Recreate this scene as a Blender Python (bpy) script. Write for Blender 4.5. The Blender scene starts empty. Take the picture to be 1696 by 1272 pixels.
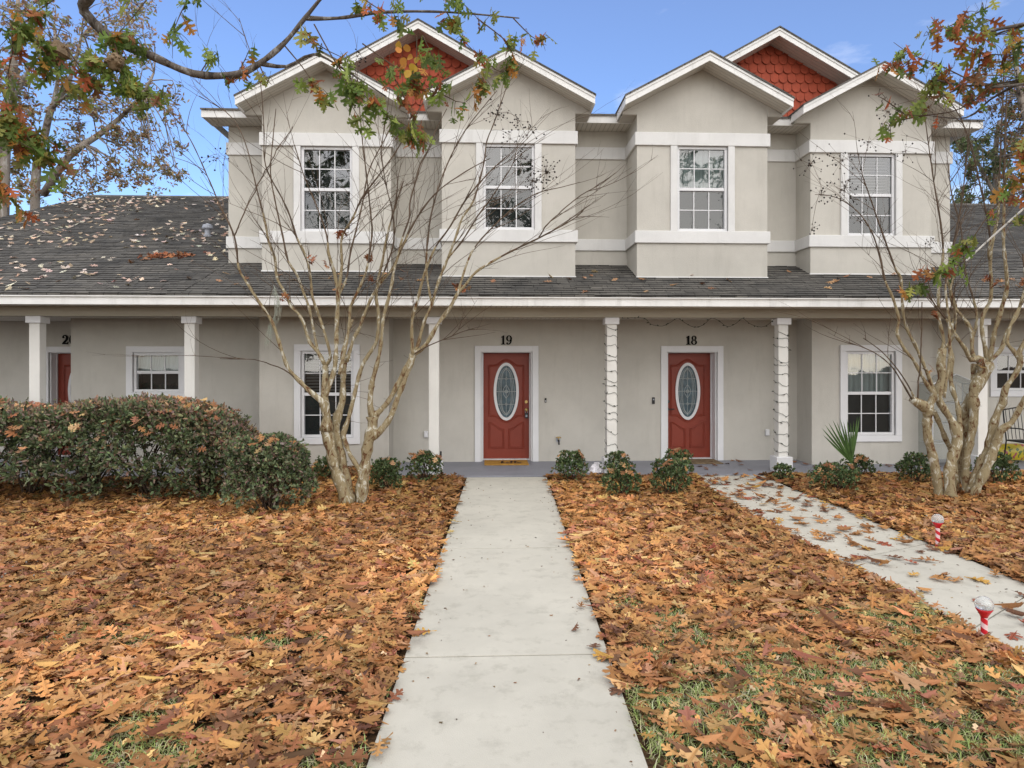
import bpy, bmesh, math, random
import numpy as np
from mathutils import Vector, Matrix
from mathutils.geometry import tessellate_polygon
R = random.Random(7)
NR = np.random.default_rng(11)
SC = bpy.context.scene
COL = SC.collection
# ------------------------------------------------------------------ camera model
F, CX, HY, H = 1100.0, 848.0, 601.0, 1.88
TH = math.atan(0.040); CT, ST = math.cos(TH), math.sin(TH)
def P(px, py, Y):
    """world point on the vertical plane Y (metres in front) seen at a photo pixel"""
    x = (px-CX)/F; z = (HY-py)/F
    t = Y/(CT - x*ST)
    return Vector((t*(x*CT+ST), Y, H+t*z))
def G(px, py, z=0.0):
    """world point on the ground seen at a photo pixel"""
    x = (px-CX)/F; t = (H-z)/((py-HY)/F)
    return Vector((t*(x*CT+ST), t*(CT-x*ST), z))
def pxm(Y): return Y/F          # metres per photo pixel at distance Y
cam = bpy.data.cameras.new('camera'); camo = bpy.data.objects.new('camera', cam); COL.objects.link(camo)
camo.location = (0, 0, H); camo.rotation_euler = (math.pi/2, 0, -TH)
cam.sensor_width = 36; cam.lens = F/1696*36; cam.shift_y = -(636-HY)/1696
cam.clip_start = .05; cam.clip_end = 500
SC.camera = camo
# ------------------------------------------------------------------ materials
def nt(m): return m.node_tree.nodes, m.node_tree.links
def mat(name, col, rough=.7, var=.0, vscale=3., bump=0., bscale=80., spec=.3, col2=None, stain=0., stretch=(1,1,1), metal=0., bdist=.01, coat=0.):
    m = bpy.data.materials.new(name); m.use_nodes = True
    n, l = nt(m); b = n['Principled BSDF']
    b.inputs['Base Color'].default_value = (*col, 1); b.inputs['Roughness'].default_value = rough
    b.inputs['Specular IOR Level'].default_value = spec; b.inputs['Metallic'].default_value = metal
    b.inputs['Coat Weight'].default_value = coat
    tc = n.new('ShaderNodeTexCoord')
    last = None
    if var or col2:
        mp = n.new('ShaderNodeMapping'); mp.inputs['Scale'].default_value = stretch
        l.new(tc.outputs['Object'], mp.inputs['Vector'])
        nz = n.new('ShaderNodeTexNoise'); nz.inputs['Scale'].default_value = vscale; nz.inputs['Detail'].default_value = 6; nz.inputs['Roughness'].default_value = .65
        l.new(mp.outputs['Vector'], nz.inputs['Vector'])
        rp = n.new('ShaderNodeValToRGB')
        c2 = col2 or tuple(c*(1-var) for c in col); c1 = col if col2 else tuple(min(1, c*(1+var)) for c in col)
        rp.color_ramp.elements[0].position = .36; rp.color_ramp.elements[0].color = (*c2, 1)
        rp.color_ramp.elements[1].position = .64; rp.color_ramp.elements[1].color = (*c1, 1)
        l.new(nz.outputs['Fac'], rp.inputs['Fac']); last = rp.outputs['Color']
    if stain:
        mp2 = n.new('ShaderNodeMapping'); mp2.inputs['Scale'].default_value = (2.2, 2.2, .35)
        l.new(tc.outputs['Object'], mp2.inputs['Vector'])
        n2 = n.new('ShaderNodeTexNoise'); n2.inputs['Scale'].default_value = 2.4; n2.inputs['Detail'].default_value = 8; n2.inputs['Roughness'].default_value = .7
        l.new(mp2.outputs['Vector'], n2.inputs['Vector'])
        r2 = n.new('ShaderNodeValToRGB'); r2.color_ramp.elements[0].position = .52; r2.color_ramp.elements[1].position = .8
        r2.color_ramp.elements[0].color = (0,0,0,1); r2.color_ramp.elements[1].color = (stain,)*3+(1,)
        l.new(n2.outputs['Fac'], r2.inputs['Fac'])
        mx = n.new('ShaderNodeMixRGB'); mx.inputs['Color1'].default_value = (*col, 1); mx.inputs['Color2'].default_value = (.13,.12,.085,1)
        if last: l.new(last, mx.inputs['Color1'])
        l.new(r2.outputs['Color'], mx.inputs['Fac']); last = mx.outputs['Color']
    if last: l.new(last, b.inputs['Base Color'])
    if bump:
        nb = n.new('ShaderNodeTexNoise'); nb.inputs['Scale'].default_value = bscale; nb.inputs['Detail'].default_value = 4
        l.new(tc.outputs['Object'], nb.inputs['Vector'])
        bp = n.new('ShaderNodeBump'); bp.inputs['Strength'].default_value = bump; bp.inputs['Distance'].default_value = bdist
        l.new(nb.outputs['Fac'], bp.inputs['Height']); l.new(bp.outputs['Normal'], b.inputs['Normal'])
    return m
def attr_mat(name, rough=.6, trans=0., spec=.25, gain=1.):
    m = bpy.data.materials.new(name); m.use_nodes = True
    n, l = nt(m); b = n['Principled BSDF']
    a = n.new('ShaderNodeAttribute'); a.attribute_name = 'Col'
    src = a.outputs['Color']
    l.new(src, b.inputs['Base Color']); b.inputs['Roughness'].default_value = rough; b.inputs['Specular IOR Level'].default_value = spec
    if trans:
        t = n.new('ShaderNodeBsdfTranslucent'); l.new(src, t.inputs['Color'])
        mx = n.new('ShaderNodeMixShader'); mx.inputs[0].default_value = trans
        l.new(b.outputs[0], mx.inputs[1]); l.new(t.outputs[0], mx.inputs[2]); l.new(mx.outputs[0], n['Material Output'].inputs['Surface'])
    return m
def shingle_mat():
    m = bpy.data.materials.new('asphalt_shingles'); m.use_nodes = True
    n, l = nt(m); b = n['Principled BSDF']; b.inputs['Roughness'].default_value = .9; b.inputs['Specular IOR Level'].default_value = .2
    tc = n.new('ShaderNodeTexCoord'); mp = n.new('ShaderNodeMapping'); mp.inputs['Scale'].default_value = (1, 1.077, 0)
    l.new(tc.outputs['Object'], mp.inputs['Vector'])
    wz = n.new('ShaderNodeTexNoise'); wz.inputs['Scale'].default_value = 5
    l.new(tc.outputs['Object'], wz.inputs['Vector'])
    vm = n.new('ShaderNodeVectorMath'); vm.operation = 'MULTIPLY_ADD'; vm.inputs[1].default_value = (.02,.02,0)
    l.new(wz.outputs['Color'], vm.inputs[0]); l.new(mp.outputs['Vector'], vm.inputs[2])
    br = n.new('ShaderNodeTexBrick'); br.offset = .37; br.offset_frequency = 2; br.squash_frequency = 3; br.squash = .7
    br.inputs['Scale'].default_value = 1; br.inputs['Brick Width'].default_value = .31; br.inputs['Row Height'].default_value = .135
    br.inputs['Mortar Size'].default_value = .006; br.inputs['Mortar Smooth'].default_value = .4; br.inputs['Bias'].default_value = -.1
    br.inputs['Color1'].default_value = (.105,.102,.098,1); br.inputs['Color2'].default_value = (.066,.065,.064,1); br.inputs['Mortar'].default_value = (.02,.02,.02,1)
    l.new(vm.outputs[0], br.inputs['Vector'])
    nz = n.new('ShaderNodeTexNoise'); nz.inputs['Scale'].default_value = 1.1; nz.inputs['Detail'].default_value = 7; nz.inputs['Roughness'].default_value = .7
    l.new(tc.outputs['Object'], nz.inputs['Vector'])
    rp = n.new('ShaderNodeValToRGB'); rp.color_ramp.elements[0].position = .3; rp.color_ramp.elements[0].color = (.78,.78,.78,1); rp.color_ramp.elements[1].position = .72; rp.color_ramp.elements[1].color = (1.9,1.8,1.65,1)
    l.new(nz.outputs['Fac'], rp.inputs['Fac'])
    mx = n.new('ShaderNodeMixRGB'); mx.blend_type = 'MULTIPLY'; mx.inputs['Fac'].default_value = 1
    l.new(br.outputs['Color'], mx.inputs['Color1']); l.new(rp.outputs['Color'], mx.inputs['Color2'])
    gz = n.new('ShaderNodeTexNoise'); gz.inputs['Scale'].default_value = 190; gz.inputs['Detail'].default_value = 2
    l.new(tc.outputs['Object'], gz.inputs['Vector'])
    m2 = n.new('ShaderNodeMixRGB'); m2.blend_type = 'OVERLAY'; m2.inputs['Fac'].default_value = .5
    l.new(mx.outputs['Color'], m2.inputs['Color1']); l.new(gz.outputs['Fac'], m2.inputs['Color2'])
    l.new(m2.outputs['Color'], b.inputs['Base Color'])
    bp = n.new('ShaderNodeBump'); bp.inputs['Strength'].default_value = .8; bp.inputs['Distance'].default_value = .012
    l.new(br.outputs['Fac'], bp.inputs['Height']); bp.invert = True
    l.new(bp.outputs['Normal'], b.inputs['Normal'])
    return m
def stripe_mat(name, col, axis, pitch):
    m = mat(name, col, .55); n, l = nt(m); b = n['Principled BSDF']
    tc = n.new('ShaderNodeTexCoord'); sp = n.new('ShaderNodeSeparateXYZ'); l.new(tc.outputs['Object'], sp.inputs[0])
    d = n.new('ShaderNodeMath'); d.operation = 'DIVIDE'; d.inputs[1].default_value = pitch; l.new(sp.outputs[axis], d.inputs[0])
    f = n.new('ShaderNodeMath'); f.operation = 'FRACT'; l.new(d.outputs[0], f.inputs[0])
    r = n.new('ShaderNodeValToRGB'); e = r.color_ramp.elements; e[0].position = 0; e[0].color = (.28,.28,.28,1); e[1].position = .22; e[1].color = (1,1,1,1)
    l.new(f.outputs[0], r.inputs['Fac'])
    mx = n.new('ShaderNodeMixRGB'); mx.blend_type = 'MULTIPLY'; mx.inputs['Fac'].default_value = .6; mx.inputs['Color1'].default_value = (*col,1)
    l.new(r.outputs['Color'], mx.inputs['Color2']); l.new(mx.outputs['Color'], b.inputs['Base Color'])
    bp = n.new('ShaderNodeBump'); bp.inputs['Distance'].default_value = .01; l.new(r.outputs['Color'], bp.inputs['Height']); l.new(bp.outputs['Normal'], b.inputs['Normal'])
    return m
def glass_mat(name, refl=.22, tint=(.85,.9,.9)):
    m = bpy.data.materials.new(name); m.use_nodes = True
    n, l = nt(m); n.remove(n['Principled BSDF'])
    t = n.new('ShaderNodeBsdfTransparent'); t.inputs['Color'].default_value = (*tint,1)
    g = n.new('ShaderNodeBsdfGlossy'); g.inputs['Roughness'].default_value = .015
    fr = n.new('ShaderNodeFresnel'); fr.inputs['IOR'].default_value = 1.5
    a = n.new('ShaderNodeMath'); a.operation = 'ADD'; a.inputs[1].default_value = refl; a.use_clamp = True; l.new(fr.outputs[0], a.inputs[0])
    tc = n.new('ShaderNodeTexCoord'); nz = n.new('ShaderNodeTexNoise'); nz.inputs['Scale'].default_value = 1.4
    l.new(tc.outputs['Object'], nz.inputs['Vector'])
    bp = n.new('ShaderNodeBump'); bp.inputs['Strength'].default_value = .12; bp.inputs['Distance'].default_value = .03
    l.new(nz.outputs['Fac'], bp.inputs['Height']); l.new(bp.outputs['Normal'], g.inputs['Normal'])
    mx = n.new('ShaderNodeMixShader'); l.new(a.outputs[0], mx.inputs[0]); l.new(t.outputs[0], mx.inputs[1]); l.new(g.outputs[0], mx.inputs[2])
    l.new(mx.outputs[0], n['Material Output'].inputs['Surface'])
    return m
def bark_mat(name, c1, c2, c3, scale=14., bump=.5, stretch=(1,1,.45)):
    m = bpy.data.materials.new(name); m.use_nodes = True
    n, l = nt(m); b = n['Principled BSDF']; b.inputs['Roughness'].default_value = .8; b.inputs['Specular IOR Level'].default_value = .2
    tc = n.new('ShaderNodeTexCoord'); mp = n.new('ShaderNodeMapping'); mp.inputs['Scale'].default_value = stretch; l.new(tc.outputs['Object'], mp.inputs['Vector'])
    nz = n.new('ShaderNodeTexNoise'); nz.inputs['Scale'].default_value = scale; nz.inputs['Detail'].default_value = 8; nz.inputs['Roughness'].default_value = .68; nz.inputs['Distortion'].default_value = .8
    l.new(mp.outputs['Vector'], nz.inputs['Vector'])
    r = n.new('ShaderNodeValToRGB'); e = r.color_ramp.elements
    e[0].position = .40; e[0].color = (*c3,1); e[1].position = .62; e[1].color = (*c2,1)
    k = e.new(.445); k.color = (*c1,1); k2 = e.new(.55); k2.color = (*c1,1)
    l.new(nz.outputs['Fac'], r.inputs['Fac']); l.new(r.outputs['Color'], b.inputs['Base Color'])
    bp = n.new('ShaderNodeBump'); bp.inputs['Strength'].default_value = bump; bp.inputs['Distance'].default_value = .01
    l.new(nz.outputs['Fac'], bp.inputs['Height']); l.new(bp.outputs['Normal'], b.inputs['Normal'])
    return m
M = {}
M['stucco'] = mat('stucco', (.525,.502,.455), .9, .07, .9, .8, 110, .15, stain=.16, bdist=.006)
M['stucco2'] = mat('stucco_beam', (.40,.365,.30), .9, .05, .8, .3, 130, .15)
M['band'] = mat('stucco_band', (.68,.675,.665), .85, .05, 1.5, .4, 130, .15, stain=.16, bdist=.005)
M['white'] = mat('white_paint', (.70,.70,.715), .5, .03, 2, spec=.35)
M['fascia'] = mat('fascia_paint', (.77,.765,.75), .55, .05, 2.5, spec=.3, stain=.34)
M['col'] = mat('column_paint', (.70,.685,.65), .7, .04, 2, .2, 90, stain=.12)
M['soffit'] = stripe_mat('vinyl_soffit_ribs', (.60,.57,.51), 0, .085)
M['soffity'] = stripe_mat('vinyl_soffit_cross_ribs', (.60,.57,.51), 1, .085)
M['shingle'] = shingle_mat(); M['butt'] = mat('shingle_edge_shade', (.022,.021,.020), .95, .3, 4)  # cut edge coloured near-black to paint the shadow line under each course
M['red'] = mat('red_door_paint', (.225,.034,.017), .42, .06, 3, .06, 60, .4)
M['scale'] = mat('red_shingle_paint', (.33,.062,.03), .65, .14, 7, .2, 60, .25)
M['conc'] = mat('concrete', (.52,.495,.43), .9, .07, 1.1, .5, 140, .2, stain=.42, bdist=.004)
M['slab'] = mat('grey_painted_concrete', (.235,.24,.275), .6, .08, 1.6, .15, 90, .35)
M['glass'] = glass_mat('window_glass', .115); M['glass2'] = glass_mat('screened_glass', .06)
M['black'] = mat('black_metal', (.012,.012,.013), .45, spec=.5)
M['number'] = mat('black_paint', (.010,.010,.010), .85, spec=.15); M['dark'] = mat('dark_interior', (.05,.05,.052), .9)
M['pale'] = mat('pale_curtain', (.36,.40,.40), .9, .12, 3, stretch=(8,1,.4))
M['slat'] = mat('blind_slats', (.20,.20,.19), .6)
M['screen'] = mat('insect_screen', (.045,.048,.05), .8)
M['grey'] = mat('grey_plastic', (.35,.37,.42), .5)
M['brass'] = mat('brass', (.5,.36,.15), .35, metal=.9)
M['oval'] = mat('leaded_glass', (.045,.082,.105), .16, .45, 9, .25, 45, .5)
M['came'] = mat('lead_came', (.42,.45,.45), .4)
M['mat1'] = mat('coir_mat', (.42,.23,.055), .95, .2, 25, .6, 180, .1)
M['mat2'] = mat('worn_coir_mat', (.20,.15,.095), .95, .3, 14, .6, 180, .1)
M['wire'] = mat('dark_wire', (.02,.026,.018), .6)
M['bark_m'] = bark_mat('crape_myrtle_bark', (.275,.222,.13), (.57,.55,.47), (.12,.056,.026), 15, 1.0, (1,1,.55))
M['twig'] = mat('twig_bark', (.10,.068,.045), .8, .3, 6)
M['bark_o'] = bark_mat('oak_bark', (.12,.10,.085), (.26,.25,.24), (.05,.04,.033), 18)
M['bark_b'] = bark_mat('pale_bark', (.25,.215,.185), (.42,.40,.37), (.11,.085,.07), 3)
M['bark_s'] = mat('shrub_stem', (.07,.045,.03), .9, .3, 20)
M['leafl'] = attr_mat('dry_oak_leaves', .62, 0., .22)
M['leaft'] = attr_mat('tree_leaves', .5, .45, .3)
M['leafs'] = attr_mat('shrub_leaves', .5, .2, .28)
M['grassm'] = attr_mat('grass_blades', .6, .25, .2)
M['seed'] = mat('seed_pods', (.02,.014,.011), .7)
M['gall'] = mat('oak_gall', (.20,.14,.085), .85, .3, 30, .8, 60)
# ------------------------------------------------------------------ objects
def tag(o, label, cat, group=None, kind=None):
    if label: o['label'] = label
    if cat: o['category'] = cat
    if group: o['group'] = group
    if kind: o['kind'] = kind
    return o
def thing(name, label, cat, loc=(0,0,0), group=None):
    o = bpy.data.objects.new(name, None); COL.objects.link(o); o.location = loc; o.empty_display_size = .1
    return tag(o, label, cat, group)
def link(name, me, m, parent=None, world=True):
    o = bpy.data.objects.new(name, me); COL.objects.link(o)
    if m is not None and not me.materials: me.materials.append(m)
    if parent is not None:
        o.parent = parent
        if world:
            w = Vector(parent.location); q = parent
            while q.parent: q = q.parent; w += Vector(q.location)
            o.location = -w
    return o
class MB:
    """collects faces in world coordinates; build() links them as ONE mesh object"""
    def __init__(s): s.v = []; s.f = []
    def add(s, vs, fs):
        o = len(s.v); s.v += [tuple(v) for v in vs]; s.f += [tuple(i+o for i in f) for f in fs]; return s
    def box(s, x0, x1, y0, y1, z0, z1):
        return s.add([(x0,y0,z0),(x1,y0,z0),(x1,y1,z0),(x0,y1,z0),(x0,y0,z1),(x1,y0,z1),(x1,y1,z1),(x0,y1,z1)],
                     [(0,3,2,1),(4,5,6,7),(0,1,5,4),(1,2,6,5),(2,3,7,6),(3,0,4,7)])
    def quad(s, a, b, c, d): return s.add([a,b,c,d], [(0,1,2,3)])
    def prism_y(s, out, y0, y1):       # outline in x,z (counter-clockwise seen from the front), extruded along y
        n = len(out); vs = [(x,y0,z) for x,z in out]+[(x,y1,z) for x,z in out]
        return s.add(vs, [tuple(range(n)), tuple(range(2*n-1,n-1,-1))]+[((i+1)%n, i, i+n, (i+1)%n+n) for i in range(n)])
    def prism_x(s, out, x0, x1):       # outline in y,z extruded along x
        n = len(out); vs = [(x0,y,z) for y,z in out]+[(x1,y,z) for y,z in out]
        return s.add(vs, [tuple(range(n-1,-1,-1)), tuple(range(n,2*n))]+[(i, (i+1)%n, (i+1)%n+n, i+n) for i in range(n)])
    def tube(s, pts, rad, sides=6, cap=True):
        pts = [Vector(p) for p in pts]; n = len(pts)
        if not hasattr(rad, '__len__'): rad = [rad]*n
        up = Vector((.013,.021,1)); vs = []; prev = None
        for i, p in enumerate(pts):
            d = (pts[min(i+1,n-1)]-pts[max(i-1,0)])
            if d.length < 1e-9: d = Vector((0,0,1))
            d.normalize()
            a = (prev - d*prev.dot(d)) if prev is not None else d.cross(up if abs(d.z) < .95 else Vector((1,0,0)))
            if a.length < 1e-6: a = d.orthogonal()
            a.normalize(); prev = a; b = d.cross(a)
            for k in range(sides):
                t = 2*math.pi*k/sides; vs.append(p+(a*math.cos(t)+b*math.sin(t))*rad[i])
        fs = [(i*sides+k, i*sides+(k+1)%sides, (i+1)*sides+(k+1)%sides, (i+1)*sides+k) for i in range(n-1) for k in range(sides)]
        if cap: fs += [tuple(range(sides-1,-1,-1)), tuple(range((n-1)*sides, n*sides))]
        return s.add(vs, fs)
    def lathe(s, prof, c=(0,0,0), sides=20):   # prof: (r,z)
        vs = []; n = len(prof)
        for r, z in prof:
            for k in range(sides):
                t = 2*math.pi*k/sides; vs.append((c[0]+r*math.cos(t), c[1]+r*math.sin(t), c[2]+z))
        fs = [(i*sides+k, i*sides+(k+1)%sides, (i+1)*sides+(k+1)%sides, (i+1)*sides+k) for i in range(n-1) for k in range(sides)]
        fs += [tuple(range(sides-1,-1,-1)), tuple(range((n-1)*sides, n*sides))]
        return s.add(vs, fs)
    def build(s, name, m, parent=None, bevel=0., smooth=False, weld=False):
        me = bpy.data.meshes.new(name); me.from_pydata(s.v, [], s.f); me.update()
        if weld:
            b = bmesh.new(); b.from_mesh(me); bmesh.ops.remove_doubles(b, verts=b.verts, dist=1e-5); bmesh.ops.recalc_face_normals(b, faces=b.faces); b.to_mesh(me); b.free()
        if smooth: me.polygons.foreach_set('use_smooth', [True]*len(me.polygons))
        o = link(name, me, m, parent)
        if bevel:
            md = o.modifiers.new('edge', 'BEVEL'); md.width = bevel; md.segments = 2; md.limit_method = 'ANGLE'
        return o
def B(*a): return MB().box(*a)
def vband(mb, cx, az, sl, half, o1, o2, y0, y1):
    l, r = cx-half, cx+half; d = sl*half
    return mb.prism_y([(l,az-o2-d),(cx,az-o2),(r,az-o2-d),(r,az-o1-d),(cx,az-o1),(l,az-o1-d)], y0, y1)
def wall_panel(mb, x0, x1, z0, z1, Y, holes, depth):
    """flat wall facing the camera with rectangular openings and their reveals"""
    xs = sorted({x0,x1,*[h[0] for h in holes],*[h[1] for h in holes]}); zs = sorted({z0,z1,*[h[2] for h in holes],*[h[3] for h in holes]})
    for i in range(len(xs)-1):
        for j in range(len(zs)-1):
            a, b, c, d = xs[i], xs[i+1], zs[j], zs[j+1]
            if any(h[0] <= a+1e-6 and h[1] >= b-1e-6 and h[2] <= c+1e-6 and h[3] >= d-1e-6 for h in holes): continue
            mb.quad((a,Y,c),(b,Y,c),(b,Y,d),(a,Y,d))
    for a, b, c, d in holes:
        y2 = Y+depth
        mb.quad((a,Y,c),(a,Y,d),(a,y2,d),(a,y2,c)); mb.quad((b,Y,c),(b,y2,c),(b,y2,d),(b,Y,d))
        mb.quad((a,Y,d),(b,Y,d),(b,y2,d),(a,y2,d)); mb.quad((a,Y,c),(a,y2,c),(b,y2,c),(b,Y,c))
    return mb
# ------------------------------------------------------------------ leaves
def sym(half):   # half outline (u along the midrib, v half width) -> closed outline
    return [(u, v) for u, v in half] + [(u, -v) for u, v in reversed(half) if abs(v) > 1e-6]
OAK = [(-.28,.010),(0,.022),(.08,.05),(.12,.20),(.20,.23),(.23,.09),(.28,.06),(.38,.25),(.38,.40),(.46,.36),(.54,.43),(.55,.25),(.50,.085),(.55,.06),(.66,.17),(.74,.31),(.79,.24),(.87,.25),(.82,.12),(.80,.06),(.90,.075),(.93,.12),(1.0,0)]
OAK_LO = [(-.2,.012),(.05,.03),(.15,.22),(.25,.06),(.40,.40),(.54,.38),(.50,.07),(.74,.30),(.86,.22),(.80,.06),(1.0,0)]
OVAL = [(0,.0),(.12,.13),(.35,.24),(.6,.23),(.85,.12),(1,0)]
ROUND = [(0,0),(.1,.25),(.35,.42),(.65,.42),(.9,.22),(1,0)]
DIAM = [(0,0),(.45,.24),(1,0)]
def template(half, curl, fold, rough, seed):
    rr = random.Random(seed)
    o = sym(half); o = [(u+rr.uniform(-.02,.02), v*rr.uniform(.85,1.15)+rr.uniform(-.012,.012)) for u, v in o]
    tris = tessellate_polygon([[Vector((u, v, 0)) for u, v in o]])
    V = np.array([(u-.45, v, curl*(max(u,-.05)-.45)**2*3 + fold*abs(v)*1.1 + rr.uniform(-rough,rough)) for u, v in o])
    return V, np.array(tris, dtype=np.int64)
T_OAK = [template(OAK, c, f, .03, i) for i, (c, f) in enumerate([(.08,.06),(-.12,.14),(.16,-.10),(-.06,-.16),(.03,.22),(.24,.18),(.02,-.04)])]
T_OAKLO = [template(OAK_LO, c, f, .03, 20+i) for i, (c, f) in enumerate([(.08,.06),(-.12,.14),(.16,-.10),(.03,.22)])]
T_OVAL = [template(OVAL, c, f, .01, 40+i) for i, (c, f) in enumerate([(.06,.2),(-.15,.3),(.1,.1)])]
T_ROUND = [template(ROUND, c, f, .02, 50+i) for i, (c, f) in enumerate([(.06,.2),(-.15,.2)])]
T_BIT = [template([(0,0),(.2,.3),(.5,.12),(.7,.3),(1,0)], c, f, .05, 70+i) for i, (c, f) in enumerate([(.3,.3),(-.3,.2),(.2,-.4)])]
T_DIAM = [template(DIAM, c, f, .0, 60+i) for i, (c, f) in enumerate([(.1,.25),(-.2,.1)])]
def frames(N, rng=NR):
    """rotation matrices whose z axis follows the given normals, with random spin"""
    N = N/np.linalg.norm(N, axis=1, keepdims=True); n = len(N)
    r = rng.normal(size=(n,3)); a = r - N*np.sum(r*N, axis=1, keepdims=True); a /= np.linalg.norm(a, axis=1, keepdims=True)
    return np.stack([a, np.cross(N, a), N], axis=2)
def frames_dir(D, rng=NR, flat=0.):
    """x axis (leaf midrib) follows D"""
    D = D/np.linalg.norm(D, axis=1, keepdims=True); n = len(D)
    r = rng.normal(size=(n,3)); r[:,2] += flat
    c = r - D*np.sum(r*D, axis=1, keepdims=True); c /= np.linalg.norm(c, axis=1, keepdims=True)
    return np.stack([D, np.cross(c, D), c], axis=2)
def big_mesh(name, V, T, C):
    me = bpy.data.meshes.new(name)
    me.vertices.add(len(V)); me.vertices.foreach_set('co', V.astype(np.float32).ravel())
    me.loops.add(T.size); me.polygons.add(len(T))
    me.loops.foreach_set('vertex_index', T.astype(np.int32).ravel())
    me.polygons.foreach_set('loop_start', np.arange(0, T.size, 3, dtype=np.int32))
    me.update(calc_edges=True)
    a = me.attributes.new('Col', 'FLOAT_COLOR', 'POINT')
    a.data.foreach_set('color', np.concatenate([C, np.ones((len(C),1))], axis=1).astype(np.float32).ravel())
    return me
def leaf_arrays(temps, pos, rot, size, col, wid=None):
    n = len(pos); k = NR.integers(0, len(temps), n); vs=[]; ts=[]; cs=[]; off = 0
    for i, (V, T) in enumerate(temps):
        idx = np.nonzero(k == i)[0]
        if not len(idx): continue
        VV = V[None]*size[idx][:,None,None]
        W = np.einsum('nij,nvj->nvi', rot[idx], VV) + pos[idx][:,None,:]
        m = len(V); vs.append(W.reshape(-1,3)); cs.append(np.repeat(col[idx], m, axis=0))
        ts.append((T[None]+ (off+np.arange(len(idx))*m)[:,None,None]).reshape(-1,3)); off += len(idx)*m
    return np.concatenate(vs), np.concatenate(ts), np.concatenate(cs)
def merge(parts):
    vs=[]; ts=[]; cs=[]; o=0
    for v,t,c in parts: vs.append(v); ts.append(t+o); cs.append(c); o+=len(v)
    return np.concatenate(vs), np.concatenate(ts), np.concatenate(cs)
def palette(n, cols, w=None, jit=.18):
    cols = np.array(cols); w = None if w is None else np.array(w)/sum(w)
    c = cols[NR.choice(len(cols), n, p=w)]
    return np.clip(c*(1+NR.normal(size=(n,1))*jit)*(1+NR.normal(size=(n,3))*.06), .003, .9)
DRY = [(0.57, 0.294, 0.111), (0.477, 0.228, 0.086), (0.373, 0.168, 0.068), (0.207, 0.097, 0.053), (0.518, 0.283, 0.156), (0.643, 0.416, 0.175), (0.425, 0.167, 0.096)]
DRYW = [6,6,3.4,1.5,1.8,1.3,1.1]
def smooth_path(pts, rad, step=.12):
    """Catmull-Rom resample of points and radii"""
    pts = [Vector(p) for p in pts]; q=[]; rr=[]
    n = len(pts)
    for i in range(n-1):
        a, b, c, d = pts[max(i-1,0)], pts[i], pts[i+1], pts[min(i+2,n-1)]
        m = max(2, int((c-b).length/step))
        for k in range(m):
            t = k/m; t2=t*t; t3=t2*t
            q.append(.5*((2*b)+(c-a)*t+(2*a-5*b+4*c-d)*t2+(-a+3*b-3*c+d)*t3)); rr.append(rad[i]*(1-t)+rad[i+1]*t)
    q.append(pts[-1]); rr.append(rad[-1])
    return q, rr
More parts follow.
